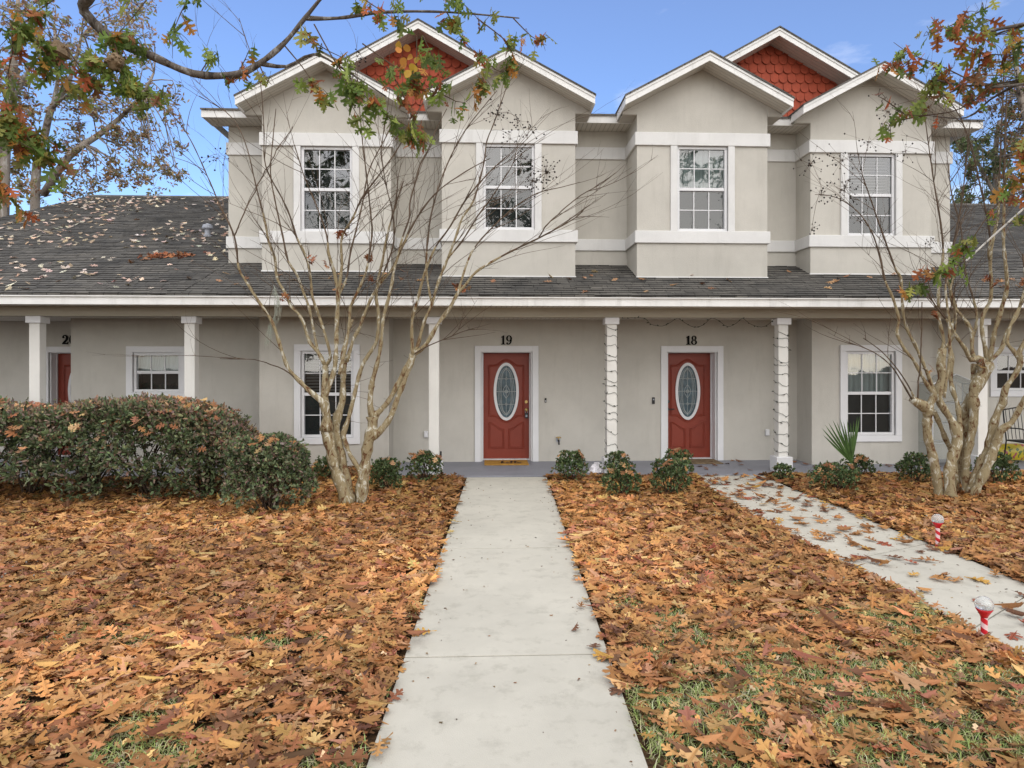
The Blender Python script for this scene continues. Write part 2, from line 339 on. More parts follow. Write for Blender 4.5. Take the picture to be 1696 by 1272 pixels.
# ================================================================== THE BUILDINGS
ZS = .022                                # porch floor
YB, YF, YC, YD = 12.5, 11.93, 11.65, 12.78   # back wall, lower window walls, projecting upper bays, door leaves
YE, ZE, SL = 10.6, 2.965, .40            # eave line and pitch of the lower roof
XL, XR = -4.755, 8.98                    # two-storey block
AX = 2.13                                # its axis of symmetry
def mir(x): return 2*AX-x
BAND_T, BAND_B, SILL_T, SILL_B = 5.955, 5.725, 4.215, 4.0
town = thing('townhouse', 'two-storey beige stucco townhouse with four upper gables and red doors 19 and 18', 'townhouse', (AX, YB, 0))
unitl = thing('townhouse', 'single-storey beige townhouse on the left with leaf-strewn dark shingle roof and door 20', 'townhouse', (-8.3, YB, 0))
unitr = thing('townhouse', 'single-storey beige townhouse on the right, half hidden by the right-hand bare tree', 'townhouse', (12.2, YB, 0))
def window(parent, cx, Y, z0, z1, w, trim=.115, sides='all', rows=2, fill='dark', upfill=None, screen=True, tz=None):
    """sash window in the opening cx +- w/2, z0..z1 of a wall at Y"""
    a, b = cx-w/2, cx+w/2
    f = MB(); e = .05; y0, y1 = Y+.015, Y+.11
    f.box(a,b,y0,y1,z1-e,z1); f.box(a,b,y0,y1,z0,z0+e); f.box(a,a+e,y0,y1,z0+e,z1-e); f.box(b-e,b,y0,y1,z0+e,z1-e)
    zm = (z0+z1)/2; f.box(a+e,b-e,y0+.02,y1,zm-.028,zm+.028)
    fr = f.build('window', M['white'], parent, .005)
    t = MB(); p0, p1 = Y-.032, Y+.02
    if sides == 'all':
        t.box(a-trim,b+trim,p0,p1,z1,z1+trim); t.box(a-trim,b+trim,p0,p1,z0-trim,z0)
        t.box(a-trim,a,p0,p1,z0,z1); t.box(b,b+trim,p0,p1,z0,z1)
        t.build('window_surround', M['white'], parent, .006)
    else:
        B(a-trim,a,p0,p1,z0,z1).build('window_surround', M['band'], parent, .006); B(b,b+trim,p0,p1,z0,z1).build('window_surround', M['band'], parent, .006)
    for k, (c, d) in enumerate([(zm+.028, z1-e), (z0+e, zm-.028)]):
        yy = y0+.035+.02*k
        mm = MB(); W = b-a-2*e
        for i in (1,2): x = a+e+W*i/3; mm.box(x-.008,x+.008,yy-.012,yy-.002,c,d)
        if rows == 2: q = (c+d)/2; mm.box(a+e,b-e,yy-.011,yy-.0025,q-.008,q+.008)
        mm.build('glazing_bars', M['white'], fr)
        g = MB().quad((a+e,yy,c),(b-e,yy,c),(b-e,yy,d),(a+e,yy,d)); g.build('pane', M['glass2'] if k == 1 and screen else M['glass'], fr)
        if k == 1 and screen:
            MB().quad((a+e,y1+.004,c),(b-e,y1+.004,c),(b-e,y1+.004,d),(a+e,y1+.004,d)).build('insect_screen', M['screen'], fr)
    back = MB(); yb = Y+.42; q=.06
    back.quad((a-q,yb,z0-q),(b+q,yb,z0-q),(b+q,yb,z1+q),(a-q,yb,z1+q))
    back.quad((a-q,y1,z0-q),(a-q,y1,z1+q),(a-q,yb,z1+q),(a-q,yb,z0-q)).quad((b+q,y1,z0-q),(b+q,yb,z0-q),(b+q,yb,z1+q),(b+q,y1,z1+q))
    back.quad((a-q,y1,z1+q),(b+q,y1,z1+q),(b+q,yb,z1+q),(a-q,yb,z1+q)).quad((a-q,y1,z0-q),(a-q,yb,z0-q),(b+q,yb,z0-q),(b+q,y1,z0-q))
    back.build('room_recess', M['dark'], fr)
    if fill == 'slats':
        s = MB(); n = int((z1-z0-.1)/.055)
        for i in range(n):
            z = z0+.06+i*.055; s.add([(a+e+.005,y1+.03,z),(b-e-.005,y1+.03,z),(b-e-.005,y1+.065,z+.022),(a+e+.005,y1+.065,z+.022)], [(0,1,2,3)])
        s.build('window_blind', M['slat'], fr)
    if upfill:
        zz = zm if upfill == 'half' else z0+e
        s = MB(); n = 40; ys = [y1+.05+.012*math.sin(i*1.7)+.006*math.sin(i*3.1) for i in range(n+1)]
        for i in range(n):
            x0 = a+.02+(b-a-.04)*i/n; x1 = a+.02+(b-a-.04)*(i+1)/n
            s.quad((x0,ys[i],zz),(x1,ys[i+1],zz),(x1,ys[i+1],z1),(x0,ys[i],z1))
        s.build('curtain', M['pale'], fr)
    return fr
# ---- ground floor walls
WW, WZ0, WZ1 = .927, .55, 2.093
wl, wr = -2.81, mir(-2.81)
doors = [(.40, False), (3.93, True)]
walls = MB()
DW, DH = .97, 2.085
holes = [(x-DW/2, x+DW/2, ZS-.01, DH) for x, _ in doors]
wall_panel(walls, -1.72, 5.97, 0, 2.72, YB, holes, .30)
for x0, x1, wx in ((-4.0,-1.72,wl), (5.97,8.24,wr)):
    wall_panel(walls, x0, x1, 0, 2.72, YF, [(wx-WW/2, wx+WW/2, WZ0, WZ1)], .12)
    walls.quad((x1,YF,0),(x1,YB,0),(x1,YB,2.72),(x1,YF,2.72)); walls.quad((x0,YF,0),(x0,YF,2.72),(x0,YB,2.72),(x0,YB,0))
walls.box(XL+.02, XR-.02, 13.4, 20, 0, 2.9)
walls.build('lower_wall', M['stucco'], town)
# ---- upper walls, bands
up = MB(); up.box(XL, XR, YB, 20, 2.9, 6.26)
up.build('upper_wall', M['stucco'], town)
for z0, z1 in ((BAND_B, BAND_T), (SILL_B, SILL_T)): B(XL-.035, XR+.035, YB-.035, YB+.6, z0, z1).build('trim_band', M['band'], town, .008)
# ---- the four bays with their gables
AZ, GS, GH, FH = 7.24, .533, 1.46, .17
def gable(parent, cx, az, sl, half, yf, yw, yb, soff, name='gable_roof', side=True):
    o = vband(MB(), cx, az, sl, half+.012, 0, .028, yf-.03, yb).build(name, M['shingle'], parent)
    fa = vband(MB(), cx, az, sl, half, .030, .072, yf-.014, yf+.026)
    vband(fa, cx, az, sl, half-.001, .072, FH, yf, yf+.026)
    ze = az-sl*half
    if side:
        for s in (-1, 1):
            x = cx+s*half; fa.box(min(x,x-s*.026), max(x,x-s*.026), yf+.027, 12.06, ze-FH, ze-.033)
    fa.build('rake_fascia', M['fascia'], o)
    vband(MB(), cx, az, sl, half-.028, FH-.03, FH-.015, yf+.027, yw).build('rake_soffit', soff, o)
    return o
bays = [(-2.82, YF, 2.27), (.41, YC, 2.345), (mir(.41), YC, 2.345), (mir(-2.82), YF, 2.27)]
fills = [('dark', None), ('dark', None), ('dark', 'all'), ('slats', None)]
for (cx, Y, w), (fl, uf) in zip(bays, fills):
    b = MB(); x0, x1 = cx-w/2, cx+w/2; zb = ZE+SL*(Y-YE)-.06; zt = AZ-FH+.02-GS*w/2
    hw = .455
    wall_panel(b, x0, x1, zb, zt, Y, [(cx-hw, cx+hw, SILL_T, BAND_B)], .12)
    b.add([(x0,Y,zt),(x1,Y,zt),(cx,Y,AZ-FH+.02)], [(0,1,2)])
    b.quad((x0,Y,zb),(x0,Y,zt),(x0,YB,zt),(x0,YB,zb)); b.quad((x1,Y,zb),(x1,YB,zb),(x1,YB,zt),(x1,Y,zt))
    bay = b.build('bay', M['stucco'], town)
    for z0, z1 in ((BAND_B, BAND_T), (SILL_B, SILL_T)):
        y = Y-.04; q = .001; yb = YB-.036; t = MB()
        o = [(x0-.04,y),(x1+.04,y),(x1+.04,yb),(x1+q,yb),(x1+q,Y-q),(x0-q,Y-q),(x0-q,yb),(x0-.04,yb)]; k = len(o)
        t.add([(a,c,z0) for a,c in o]+[(a,c,z1) for a,c in o], [tuple(range(k-1,-1,-1)), tuple(range(k,2*k))]+[(i,(i+1)%k,(i+1)%k+k,i+k) for i in range(k)])
        t.build('trim_band', M['band'], bay, .008)
    B(x0-.012, x1+.012, Y-.012, Y+.02, zb+.03, zb+.085).build('base_flashing', M['band'], bay)
    gable(bay, cx, AZ, GS, GH, Y-.40, Y, 14.6, M['soffity'])
    ze = AZ-FH-GS*GH
    for s in (-1, 1):
        ret = MB()
        xa, xb = cx+s*w/2, cx+s*(GH-.03); za = AZ-FH-GS*w/2
        out = [(xa, 6.27), (xb, 6.27), (xb, ze+.02), (xa, za+.02)]
        if s < 0: out = out[::-1]
        ret.prism_y(out, Y-.012, Y+.004)
        ret.box(min(xa,xb), max(xa,xb), Y+.004, YB-.45, 6.262, 6.275)
        ret.build('eave_return', M['stucco'], bay)
    window(town, cx, Y, SILL_T, BAND_B, 2*hw, .12, 'bars', fill=fl, upfill=uf)
# ---- main eave and roof behind the gables
ev = B(XL-.30, XR+.30, 12.03, 12.056, 6.255, 6.405)
ev.build('eave_fascia', M['fascia'], town)
B(XL-.299, XR+.299, 12.058, YB+.02, 6.262, 6.276).build('eave_soffit', M['soffit'], town)
for x0, x1 in ((XL-.30, XL-.28), (XR+.28, XR+.30)): B(x0, x1, 12.058, 16, 6.277, 6.405).build('eave_end_board', M['fascia'], town)
mr = MB(); mr.prism_x([(12.0,6.41),(17,7.85),(22,6.41),(22,6.38),(17,7.82),(12.0,6.38)], XL-.31, XR+.31)
mr.build('main_roof', M['shingle'], town)
# ---- two wide pediments with red fish-scale shingles
for cx in (AX-3.36, AX+3.36):
    ped = gable(town, cx, 8.17, .56, 3.1, 12.2, 12.62, 18, M['soffity'], 'pediment_roof', False)
    az = 8.17-FH+.02
    wall = MB(); wall.add([(cx-3.0,12.62,az-.56*3.0),(cx+3.0,12.62,az-.56*3.0),(cx,12.62,az)], [(0,1,2)])
    sw, rh = .168, .178; row = 0; z = az-.56*3.0+.05
    while z < az-.02:
        half = (az-z)/.56; off = sw/2 if row % 2 else 0
        k = int(half/sw)+2
        for i in range(-k, k+1):
            x = cx+i*sw+off
            if abs(x-cx)+sw*.2 > half+.05: continue
            g = .004; r = sw/2-g; jit = R.uniform(-.004,.004)
            pts = [(x-r, z+rh*1.25), (x-r, z+r)]+[(x-r*math.cos(math.pi*t/8), z+r-r*math.sin(math.pi*t/8)) for t in range(1,8)]+[(x+r, z+r), (x+r, z+rh*1.25)]
            yy = lambda zz: 12.618-.030*(1-(zz-z)/(rh*1.25))-.004+jit
            vs = [(px, yy(pz), pz) for px, pz in pts]; n = len(vs)
            vs2 = [(px, yy(pz)+.013, pz) for px, pz in pts]
            wall.add(vs+vs2, [tuple(range(n))]+[((i2+1)%n, i2, i2+n, (i2+1)%n+n) for i2 in range(n)])
        z += rh; row += 1
    wall.build('shingle_siding', M['scale'], ped)
    vent = MB()
    if cx < AX: vent.lathe([(.0,-.01),(.05,-.01),(.05,.01),(0,.01)], sides=14)
# ---- lower roof across the front
def roof_strip(parent, x0, x1, ytop):
    zt = ZE+SL*(ytop-YE)
    r = MB().prism_x([(YE,ZE-.028),(ytop,zt-.028),(ytop,zt),(YE,ZE)], x0, x1).build('roof', M['shingle'], parent)
    g = MB(); g.box(x0, x1, YE+.025, YE+.06, 2.795, 2.915); g.box(x0, x1, YE-.005, YE+.06, 2.9155, 2.932)
    g.box(x0, x1, YE+.012, YE+.058, 2.9325, 2.95)
    g.build('fascia', M['fascia'], r)
    B(x0, x1, YE+.062, 11.1, 2.80, 2.812).build('soffit', M['soffit'], r)
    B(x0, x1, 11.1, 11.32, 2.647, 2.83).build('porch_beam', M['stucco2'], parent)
    B(x0, x1, 11.322, 13.45, 2.70, 2.72).build('porch_ceiling', M['soffit'], parent)
    return r
roof_c = roof_strip(town, XL+.001, XR-.001, YB+.02)
def rows_edge(parent, x0, x1, y0, y1, name='shingle_course'):
    """thin butt edges of the shingle courses, jittered tab by tab"""
    m = MB(); d = .135/1.077; y = y0
    while y < y1:
        x = x0
        while x < x1-.02:
            w = min(R.uniform(.16,.5), x1-x); z = ZE+SL*(y-YE); j = R.uniform(-.012,.012); h = R.uniform(.009,.018)
            yy = y+j; zz = ZE+SL*(yy-YE); y2 = yy+d*1.02; z2 = ZE+SL*(y2-YE)
            if y2 > y1: y2 = y1; z2 = ZE+SL*(y2-YE)
            m.add([(x,yy,zz-.004),(x+w-.006,yy,zz-.004),(x+w-.006,yy,zz+h),(x,yy,zz+h),(x+w-.006,y2,z2+.0015),(x,y2,z2+.0015)], [(0,1,2,3),(3,2,4,5)])
            x += w
        y += d
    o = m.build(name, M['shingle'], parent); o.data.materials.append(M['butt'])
    o.data.polygons.foreach_set('material_index', [i % 2 == 0 for i in range(len(o.data.polygons))])  # butt faces get the painted shadow colour
    return o
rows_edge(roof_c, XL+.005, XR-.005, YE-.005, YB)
# ---- side units
YR = 20.4; ZR = ZE+SL*(YR-YE)
def side_unit(parent, x0, x1, wallspan, wx, recess):
    r = roof_strip(parent, x0, x1, YR)
    MB().prism_x([(YR,ZR-.03),(YR+10,ZR-4.03),(YR+10,ZR-4),(YR,ZR)], x0, x1).build('roof', M['shingle'], parent)
    MB().prism_x([(YR-.16,ZR-.055),(YR+.16,ZR-.055),(YR,ZR+.035)], x0, x1).build('ridge_cap', M['shingle'], r)
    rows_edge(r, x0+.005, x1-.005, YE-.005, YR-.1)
    w = MB(); hw = .43
    hs = [(wx-hw, wx+hw, 1.34, 2.07)]
    wall_panel(w, wallspan[0], wallspan[1], 0, 2.72, YB, hs, .12)
    for xx in wallspan: w.quad((xx,YB,0),(xx,YB+1.6,0),(xx,YB+1.6,2.72),(xx,YB,2.72))
    return r, w, hw
x20 = -8.08
rl, w, hw = side_unit(unitl, -11.9, XL-.001, (-7.60,-4.0), -6.055, True)
wall_panel(w, -13.5, -7.60, 0, 2.72, 13.4, [(x20-DW/2, x20+DW/2, ZS-.01, DH)], .25)
w.build('wall', M['stucco'], unitl)
window(unitl, -6.055, YB, 1.34, 2.07, 2*hw, .115, rows=1, fill='dark', upfill='half', screen=False)
rr_, w, hw = side_unit(unitr, XR+.001, 19.5, (8.24,15.5), mir(-6.055), False)
w.build('wall', M['stucco'], unitr)
window(unitr, mir(-6.055), YB, 1.34, 2.07, 2*hw, .115, rows=1, fill='dark', screen=False)
# gable end of the left roof
en = MB(); en.add([(-11.88,11.3,2.7),(-11.88,YR,ZR-.05),(-11.88,29,2.7)], [(0,1,2)]); en.build('gable_wall', M['stucco'], unitl)
# roof vent of the left unit
def on_roof(px, py):
    x = (px-CX)/F; zc = (HY-py)/F; k = 1/(CT-x*ST)      # Y = s, z = H + k*zc*Y on the plane ZE+SL*(Y-YE)
    Y = (H-ZE+SL*YE)/(SL-k*zc); return P(px, py, Y)
vp = on_roof(344, 391)
v = MB(); v.lathe([(.10,-.06),(.10,.02),(.06,.03),(.06,.16)], vp, 14); v.lathe([(.10,.15),(.115,.17),(.10,.24),(.03,.27)], vp, 14)
v.build('vent_pipe', M['grey'], rl, smooth=False)
# ---- doors
def ring_xz(mb, cx, cz, ax, az, bx, bz, y0, y1, n=48):
    for i in range(n):
        t0, t1 = 2*math.pi*i/n, 2*math.pi*(i+1)/n
        o0, o1 = (cx+ax*math.cos(t0), cz+az*math.sin(t0)), (cx+ax*math.cos(t1), cz+az*math.sin(t1))
        i0, i1 = (cx+bx*math.cos(t0), cz+bz*math.sin(t0)), (cx+bx*math.cos(t1), cz+bz*math.sin(t1))
        mb.quad((i0[0],y0,i0[1]),(i1[0],y0,i1[1]),(o1[0],y0,o1[1]),(o0[0],y0,o0[1]))
        mb.quad((o0[0],y0,o0[1]),(o1[0],y0,o1[1]),(o1[0],y1,o1[1]),(o0[0],y1,o0[1]))
        mb.quad((i0[0],y0,i0[1]),(i0[0],y1,i0[1]),(i1[0],y1,i1[1]),(i1[0],y0,i1[1]))
    return mb
def door(parent, cx, Yd, Yw, hinge_right, hardware=True):
    hw, z0, z1 = .455, ZS+.012, ZS+2.045
    tr = MB(); p0, p1 = Yw-.03, Yw+.015; t = .115; W = DW/2
    tr.box(cx-W-t, cx-W, p0, p1, ZS, DH+t); tr.box(cx+W, cx+W+t, p0, p1, ZS, DH+t); tr.box(cx-W, cx+W, p0, p1, DH, DH+t)
    j = .03
    tr.box(cx-W+.001, cx-hw, Yw+.016, Yd+.05, ZS, DH); tr.box(cx+hw, cx+W-.001, Yw+.016, Yd+.05, ZS, DH); tr.box(cx-hw, cx+hw, Yw+.016, Yd+.05, z1+.004, DH)
    s = .04
    tr.box(cx-hw, cx-hw+.016, Yd-.055, Yd-.015, ZS+.02, z1); tr.box(cx+hw-.016, cx+hw, Yd-.055, Yd-.015, ZS+.02, z1)
    tr.build('door_frame', M['white'], parent, .004)
    d = MB(); oz = 1.328; oa, ob = .243, .555
    # leaf with an oval opening: fan between the rectangle and the ellipse
    n = 64; a_, b_ = hw-.003, None
    def rect(t):
        c, sn = math.cos(t), math.sin(t)
        k = min(a_/abs(c) if abs(c) > 1e-9 else 9e9, ((z1-oz) if sn > 0 else (oz-z0))/abs(sn) if abs(sn) > 1e-9 else 9e9)
        return (cx+k*c, oz+k*sn)
    ts = sorted(set([2*math.pi*i/n for i in range(n)] + [math.atan2(zz-oz, xx) % (2*math.pi) for xx in (-a_, a_) for zz in (z0, z1)]))
    m_ = len(ts)
    for i in range(m_):
        t0, t1 = ts[i], ts[(i+1)%m_]
        r0, r1 = rect(t0), rect(t1)
        e0, e1 = (cx+.2*math.cos(t0), oz+.51*math.sin(t0)), (cx+.2*math.cos(t1), oz+.51*math.sin(t1))
        d.quad((e0[0],Yd,e0[1]),(e1[0],Yd,e1[1]),(r1[0],Yd,r1[1]),(r0[0],Yd,r0[1]))
    # mouldings
    def mould(pts, r=.013): d.tube([(cx+x, Yd-.002, z) for x, z in pts], r, 6)
    L = .335
    arch = lambda f, zb, dz: [(-L+2*L*i/24, zb+dz*f(i/24)) for i in range(25)]
    hump = lambda u: 0 if u < .16 or u > .84 else (.5-.5*math.cos((u-.16)/.68*2*math.pi))**.8
    top = arch(hump, 1.83, .115); bot = arch(lambda u: -hump(u), .855, .12)
    for q, r in ((0,.013), (.022,.007)):
        mould([(x*(1-q/L), z-q) for x, z in top]+[(x*(1-q/L), z+q) for x, z in reversed(bot)]+[((-L+q), 1.83-q)], r)
    for s in (-1, 1):
        xi, xo = .045*s, .335*s
        cur = [(xo+(xi-xo)*i/12, .735-(.13*(.5-.5*math.cos(math.pi*i/12)))) for i in range(13)]
        for q, r in ((0,.012), (.026,.008)):
            c2 = [(x-s*q*(1 if i < 6 else -1)*(abs(i-6)/6), z-q) for i, (x, z) in enumerate(cur)]
            mould([(xo-s*q,.235+q)]+c2+[(xi+s*q,.235+q),(xo-s*q,.235+q)], r)
    dr = d.build('door', M['red'], parent)
    ring_xz(MB(), cx, oz, oa, ob, .19, .50, Yd-.028, Yd+.004).build('oval_frame', M['white'], dr)
    g = MB(); g.add([(cx+.2*math.cos(2*math.pi*i/48), Yd+.006, oz+.51*math.sin(2*math.pi*i/48)) for i in range(48)], [tuple(range(48))])
    g.build('oval_glass', M['oval'], dr)
    c = MB(); yy = Yd+.001
    ell = lambda a, b, k=1.0: c.tube([(cx+a*math.cos(2*math.pi*i/40), yy, oz+b*math.sin(2*math.pi*i/40)) for i in range(41)], .0042, 4)
    ell(.155,.45); ell(.125,.43); ell(.03,.03)
    for z in (-.245, 0, .245):
        w = .188*math.sqrt(1-(z/.5)**2); c.tube([(cx-w,yy,oz+z),(cx+w,yy,oz+z)], .0042, 4)
        c.tube([(cx+.025*math.cos(math.pi/2*i),yy-.001,oz+z+.035*math.sin(math.pi/2*i)) for i in range(5)], .0045, 4)
    c.tube([(cx,yy,oz-.48),(cx,yy,oz+.48)], .0042, 4)
    for s in (-1, 1):
        c.tube([(cx,yy,oz+.13),(cx+s*.05,yy,oz+.055),(cx+s*.062,yy,oz),(cx+s*.05,yy,oz-.055),(cx,yy,oz-.13)], .0045, 4)
        c.tube([(cx,yy,oz+.45),(cx+s*.06,yy,oz+.36),(cx+s*.09,yy,oz+.2),(cx+s*.1,yy,oz),(cx+s*.09,yy,oz-.2),(cx+s*.06,yy,oz-.36),(cx,yy,oz-.45)], .0045, 4)
    c.build('lead_came', M['came'], dr)
    if hardware:
        hx = cx+(hw-.07)*(-1 if hinge_right else 1)
        MB().lathe([(0,0),(.03,0),(.03,.02),(.014,.03),(0,.03)], sides=16)
        k = MB().tube([(hx,Yd,1.13),(hx,Yd-.022,1.13)], .03, 14); k.tube([(hx,Yd-.022,1.13),(hx,Yd-.034,1.13)], .012, 8)
        k.build('deadbolt', M['brass'] if not hinge_right else M['black'], dr)
        k = MB().tube([(hx,Yd,.98),(hx,Yd-.05,.98)], [.03,.014], 12)
        if hinge_right: k.tube([(hx,Yd-.05,.98),(hx+.11,Yd-.055,.985)], .011, 8)
        else: k.tube([(hx,Yd-.05,.98),(hx,Yd-.065,.98),(hx,Yd-.09,.98),(hx,Yd-.10,.98)], [.018,.03,.03,.012], 14)
        k.build('handle', M['black'] if hinge_right else M['brass'], dr)
    B(cx-hw+.001, cx+hw-.001, Yd-.10, Yd+.03, ZS, ZS+.02).build('threshold', M['white'], dr)
    bk = MB().quad((cx-hw,Yd+.06,ZS),(cx+hw,Yd+.06,ZS),(cx+hw,Yd+.06,DH),(cx-hw,Yd+.06,DH)); bk.build('door_core', M['red'], dr)
    return dr
dr19 = door(town, .40, YD, YB, False); door(town, 3.93, YD, YB, True); door(unitl, x20, 13.62, 13.4, False, False)
# ---- house numbers
def digit(ch, x, z, h, Y, mb):
    y0, y1 = Y-.022, Y-.002
    def poly(pts): mb.prism_y([(x+a*h, z+b*h) for a, b in pts], y0, y1)
    if ch == '1':
        poly([(.06,0),(.54,0),(.54,.07),(.42,.10),(.42,1),(.33,1),(.06,.82),(.06,.76),(.20,.78),(.20,.10),(.06,.07)]); return .6
    if ch == '0': ring_xz(mb, x+.34*h, z+.5*h, .33*h, .5*h, .13*h, .43*h, y0, y1, 28); return .72
    if ch == '8':
        ring_xz(mb, x+.34*h, z+.735*h, .27*h, .265*h, .12*h, .19*h, y0, y1, 24); ring_xz(mb, x+.34*h, z+.265*h, .33*h, .285*h, .15*h, .205*h, y0+.001, y1, 24); return .72
    if ch == '9':
        ring_xz(mb, x+.34*h, z+.67*h, .33*h, .33*h, .13*h, .25*h, y0, y1, 28)
        poly([(.67,.67),(.47,.67),(.47,.45),(.42,.22),(.30,.10),(.2,.07),(.22,.16),(.17,.24),(.08,.24),(.02,.15),(.06,.04),(.18,-.01),(.36,.0),(.53,.12),(.63,.35)][::-1] if False else [(.02,.15),(.06,.04),(.18,-.01),(.36,.0),(.53,.12),(.63,.35),(.67,.67),(.47,.67),(.47,.45),(.42,.22),(.30,.10),(.2,.07),(.22,.16),(.17,.24),(.08,.24)]); return .74
    if ch == '2':
        poly([(.03,0),(.60,0),(.66,.26),(.59,.26),(.55,.17),(.30,.17),(.52,.40),(.62,.56),(.63,.74),(.55,.92),(.36,1.0),(.17,.96),(.05,.82),(.05,.70),(.12,.63),(.22,.66),(.24,.76),(.19,.84),(.27,.92),(.38,.86),(.42,.72),(.38,.54),(.03,.10)]); return .72
def number(parent, s, cx, z, h, Y):
    adv = {'1':.6,'0':.72,'8':.72,'9':.74,'2':.74}; w = sum(adv[c] for c in s)*h; x = cx-w/2; m = MB()
    for c in s: digit(c, x, z, h, Y, m); x += adv[c]*h
    return m.build('house_number', M['number'], parent)
number(town, '19', P(839,560,YB).x, 2.225, .172, YB); number(town, '18', P(1145,560,YB).x, 2.225, .172, YB)
number(unitl, '20', P(115,562,13.4).x, 2.245, .185, 13.4)
# ---- porch columns
def column(parent, x, base=False, y=11.2):
    c = B(x-.085, x+.085, y-.085, y+.085, ZS, 2.535).build('column', M['col'], parent, .008)
    cap = MB(); cap.box(x-.122, x+.122, y-.122, y+.122, 2.53, 2.642); cap.build('capital', M['white'], c, .008)
    B(x-.14, x+.14, y-.14, y+.14, ZS, ZS+.26).build('plinth', M['white'], c, .008)
    return c
for x in (-.86, 2.13, 5.07): column(town, x)
for x in (-7.34, -4.86): column(unitl, x)
column(unitr, 8.57)
# ================================================================== GROUND, PATHS
gm = bpy.data.materials.new('soil_and_mulch'); gm.use_nodes = True
n, l = nt(gm); b = n['Principled BSDF']; b.inputs['Roughness'].default_value = .95; b.inputs['Specular IOR Level'].default_value = .1
tc = n.new('ShaderNodeTexCoord'); nz = n.new('ShaderNodeTexNoise'); nz.inputs['Scale'].default_value = 22; nz.inputs['Detail'].default_value = 8; l.new(tc.outputs['Object'], nz.inputs['Vector'])
r = n.new('ShaderNodeValToRGB'); r.color_ramp.elements[0].position = .35; r.color_ramp.elements[0].color = (.028,.018,.012,1); r.color_ramp.elements[1].position = .7; r.color_ramp.elements[1].color = (.13,.075,.038,1)
l.new(nz.outputs['Fac'], r.inputs['Fac'])
l.new(r.outputs['Color'], b.inputs['Base Color'])
bp = n.new('ShaderNodeBump'); bp.inputs['Distance'].default_value = .03; l.new(nz.outputs['Fac'], bp.inputs['Height']); l.new(bp.outputs['Normal'], b.inputs['Normal'])
MB().quad((-150,-150,-.02),(150,-150,-.02),(150,150,-.02),(-150,150,-.02)).build('ground', gm)['kind'] = 'structure'
sl = MB(); sl.box(-1.715, 19.5, 10.93, 13.5, -.05, ZS); sl.box(-13.5, -4.01, 11.0, 13.5, -.05, ZS)
so = sl.build('porch_floor', M['slab'], None, .006); so['kind'] = 'structure'
# front path: straight slabs with real joints
p0, p1 = Vector((.355, 11.03)), Vector((.113, 3.465)); dirp = (p1-p0).normalized(); sidep = Vector((-dirp.y, dirp.x))
def path_pt(y, s): t = (y-p0.y)/dirp.y; q = p0+dirp*t; return (q.x+s*.656, y)
joints = [10.925, 6.74, 4.264, 1.79, -.68, -3.2, -5.7]
m = MB()
for i in range(len(joints)-1):
    a, b_ = joints[i]-.008, joints[i+1]+.008
    A, B2, C, D = path_pt(b_,-1), path_pt(b_,1), path_pt(a,1), path_pt(a,-1)
    m.add([(*A,-.06),(*B2,-.06),(*C,-.06),(*D,-.06),(*A,0),(*B2,0),(*C,0),(*D,0)], [(4,5,6,7),(0,1,5,4),(1,2,6,5),(2,3,7,6),(3,0,4,7)])
fp = m.build('path', M['conc'], None, .003); fp['kind'] = 'structure'
Lp = [(1148.6,786),(1170,807),(1203,831),(1259,861.6),(1306.6,887.5),(1352.6,912),(1395,936),(1440,957),(1496,981),(1532,1002),(1602,1042),(1650,1068),(1696,1090)]
Rp = [(1255,784),(1306.6,807),(1352,825),(1400,843),(1461,870),(1532,898),(1603,926),(1664,952),(1696,966)]
Lw = [G(*p) for p in Lp]; Rw = [G(*p) for p in Rp]
Lw[0].y = 10.925; Rw[0].y = 10.925
Lw.append(Lw[-1]+(Lw[-1]-Lw[-3])*2.5); Rw.append(Rw[-1]+(Rw[-1]-Rw[-3])*2.2)
def resample(pts, n):
    ds = [0]
    for i in range(1, len(pts)): ds.append(ds[-1]+(pts[i]-pts[i-1]).length)
    out = []
    for k in range(n):
        d = ds[-1]*k/(n-1); i = max(j for j in range(len(ds)) if ds[j] <= d+1e-9); i = min(i, len(pts)-2)
        t = (d-ds[i])/max(1e-9, ds[i+1]-ds[i]); out.append(pts[i].lerp(pts[i+1], t))
    return out
N2 = 41; Ls, Rs = resample(Lw, N2), resample(Rw, N2)
m = MB(); per = 8
for s in range(0, N2-1, per):
    e_ = min(s+per, N2-1)
    A = [Ls[i].copy() for i in range(s, e_+1)]; Bq = [Rs[i].copy() for i in range(s, e_+1)]
    if s: A[0] += (A[1]-A[0]).normalized()*.014; Bq[0] += (Bq[1]-Bq[0]).normalized()*.014
    k = len(A); vs = [(p.x,p.y,0) for p in A]+[(p.x,p.y,0) for p in Bq]+[(p.x,p.y,-.06) for p in A]+[(p.x,p.y,-.06) for p in Bq]
    fs = [(i, i+1, k+i+1, k+i) for i in range(k-1)]+[(i+1, i, 2*k+i, 2*k+i+1) for i in range(k-1)]+[(k+i, k+i+1, 3*k+i+1, 3*k+i) for i in range(k-1)]+[(0,k,3*k,2*k),(k-1,3*k-1,4*k-1,2*k-1)]
    m.add(vs, fs)
m.build('path', M['conc'], None, 0, weld=True)['kind'] = 'structure'
poly2 = np.array([(p.x,p.y) for p in Ls]+[(p.x,p.y) for p in reversed(Rs)])
def in_poly(x, y, poly):
    ins = np.zeros(len(x), bool); n = len(poly); j = n-1
    for i in range(n):
        xi, yi = poly[i]; xj, yj = poly[j]
        c = ((yi > y) != (yj > y)) & (x < (xj-xi)*(y-yi)/(yj-yi+1e-12)+xi); ins ^= c; j = i
    return ins
def on_front_path(x, y, margin=0.):
    cxp = p0.x+dirp.x/dirp.y*(y-p0.y); return (np.abs(x-cxp) < .656-margin) & (y < 10.93)
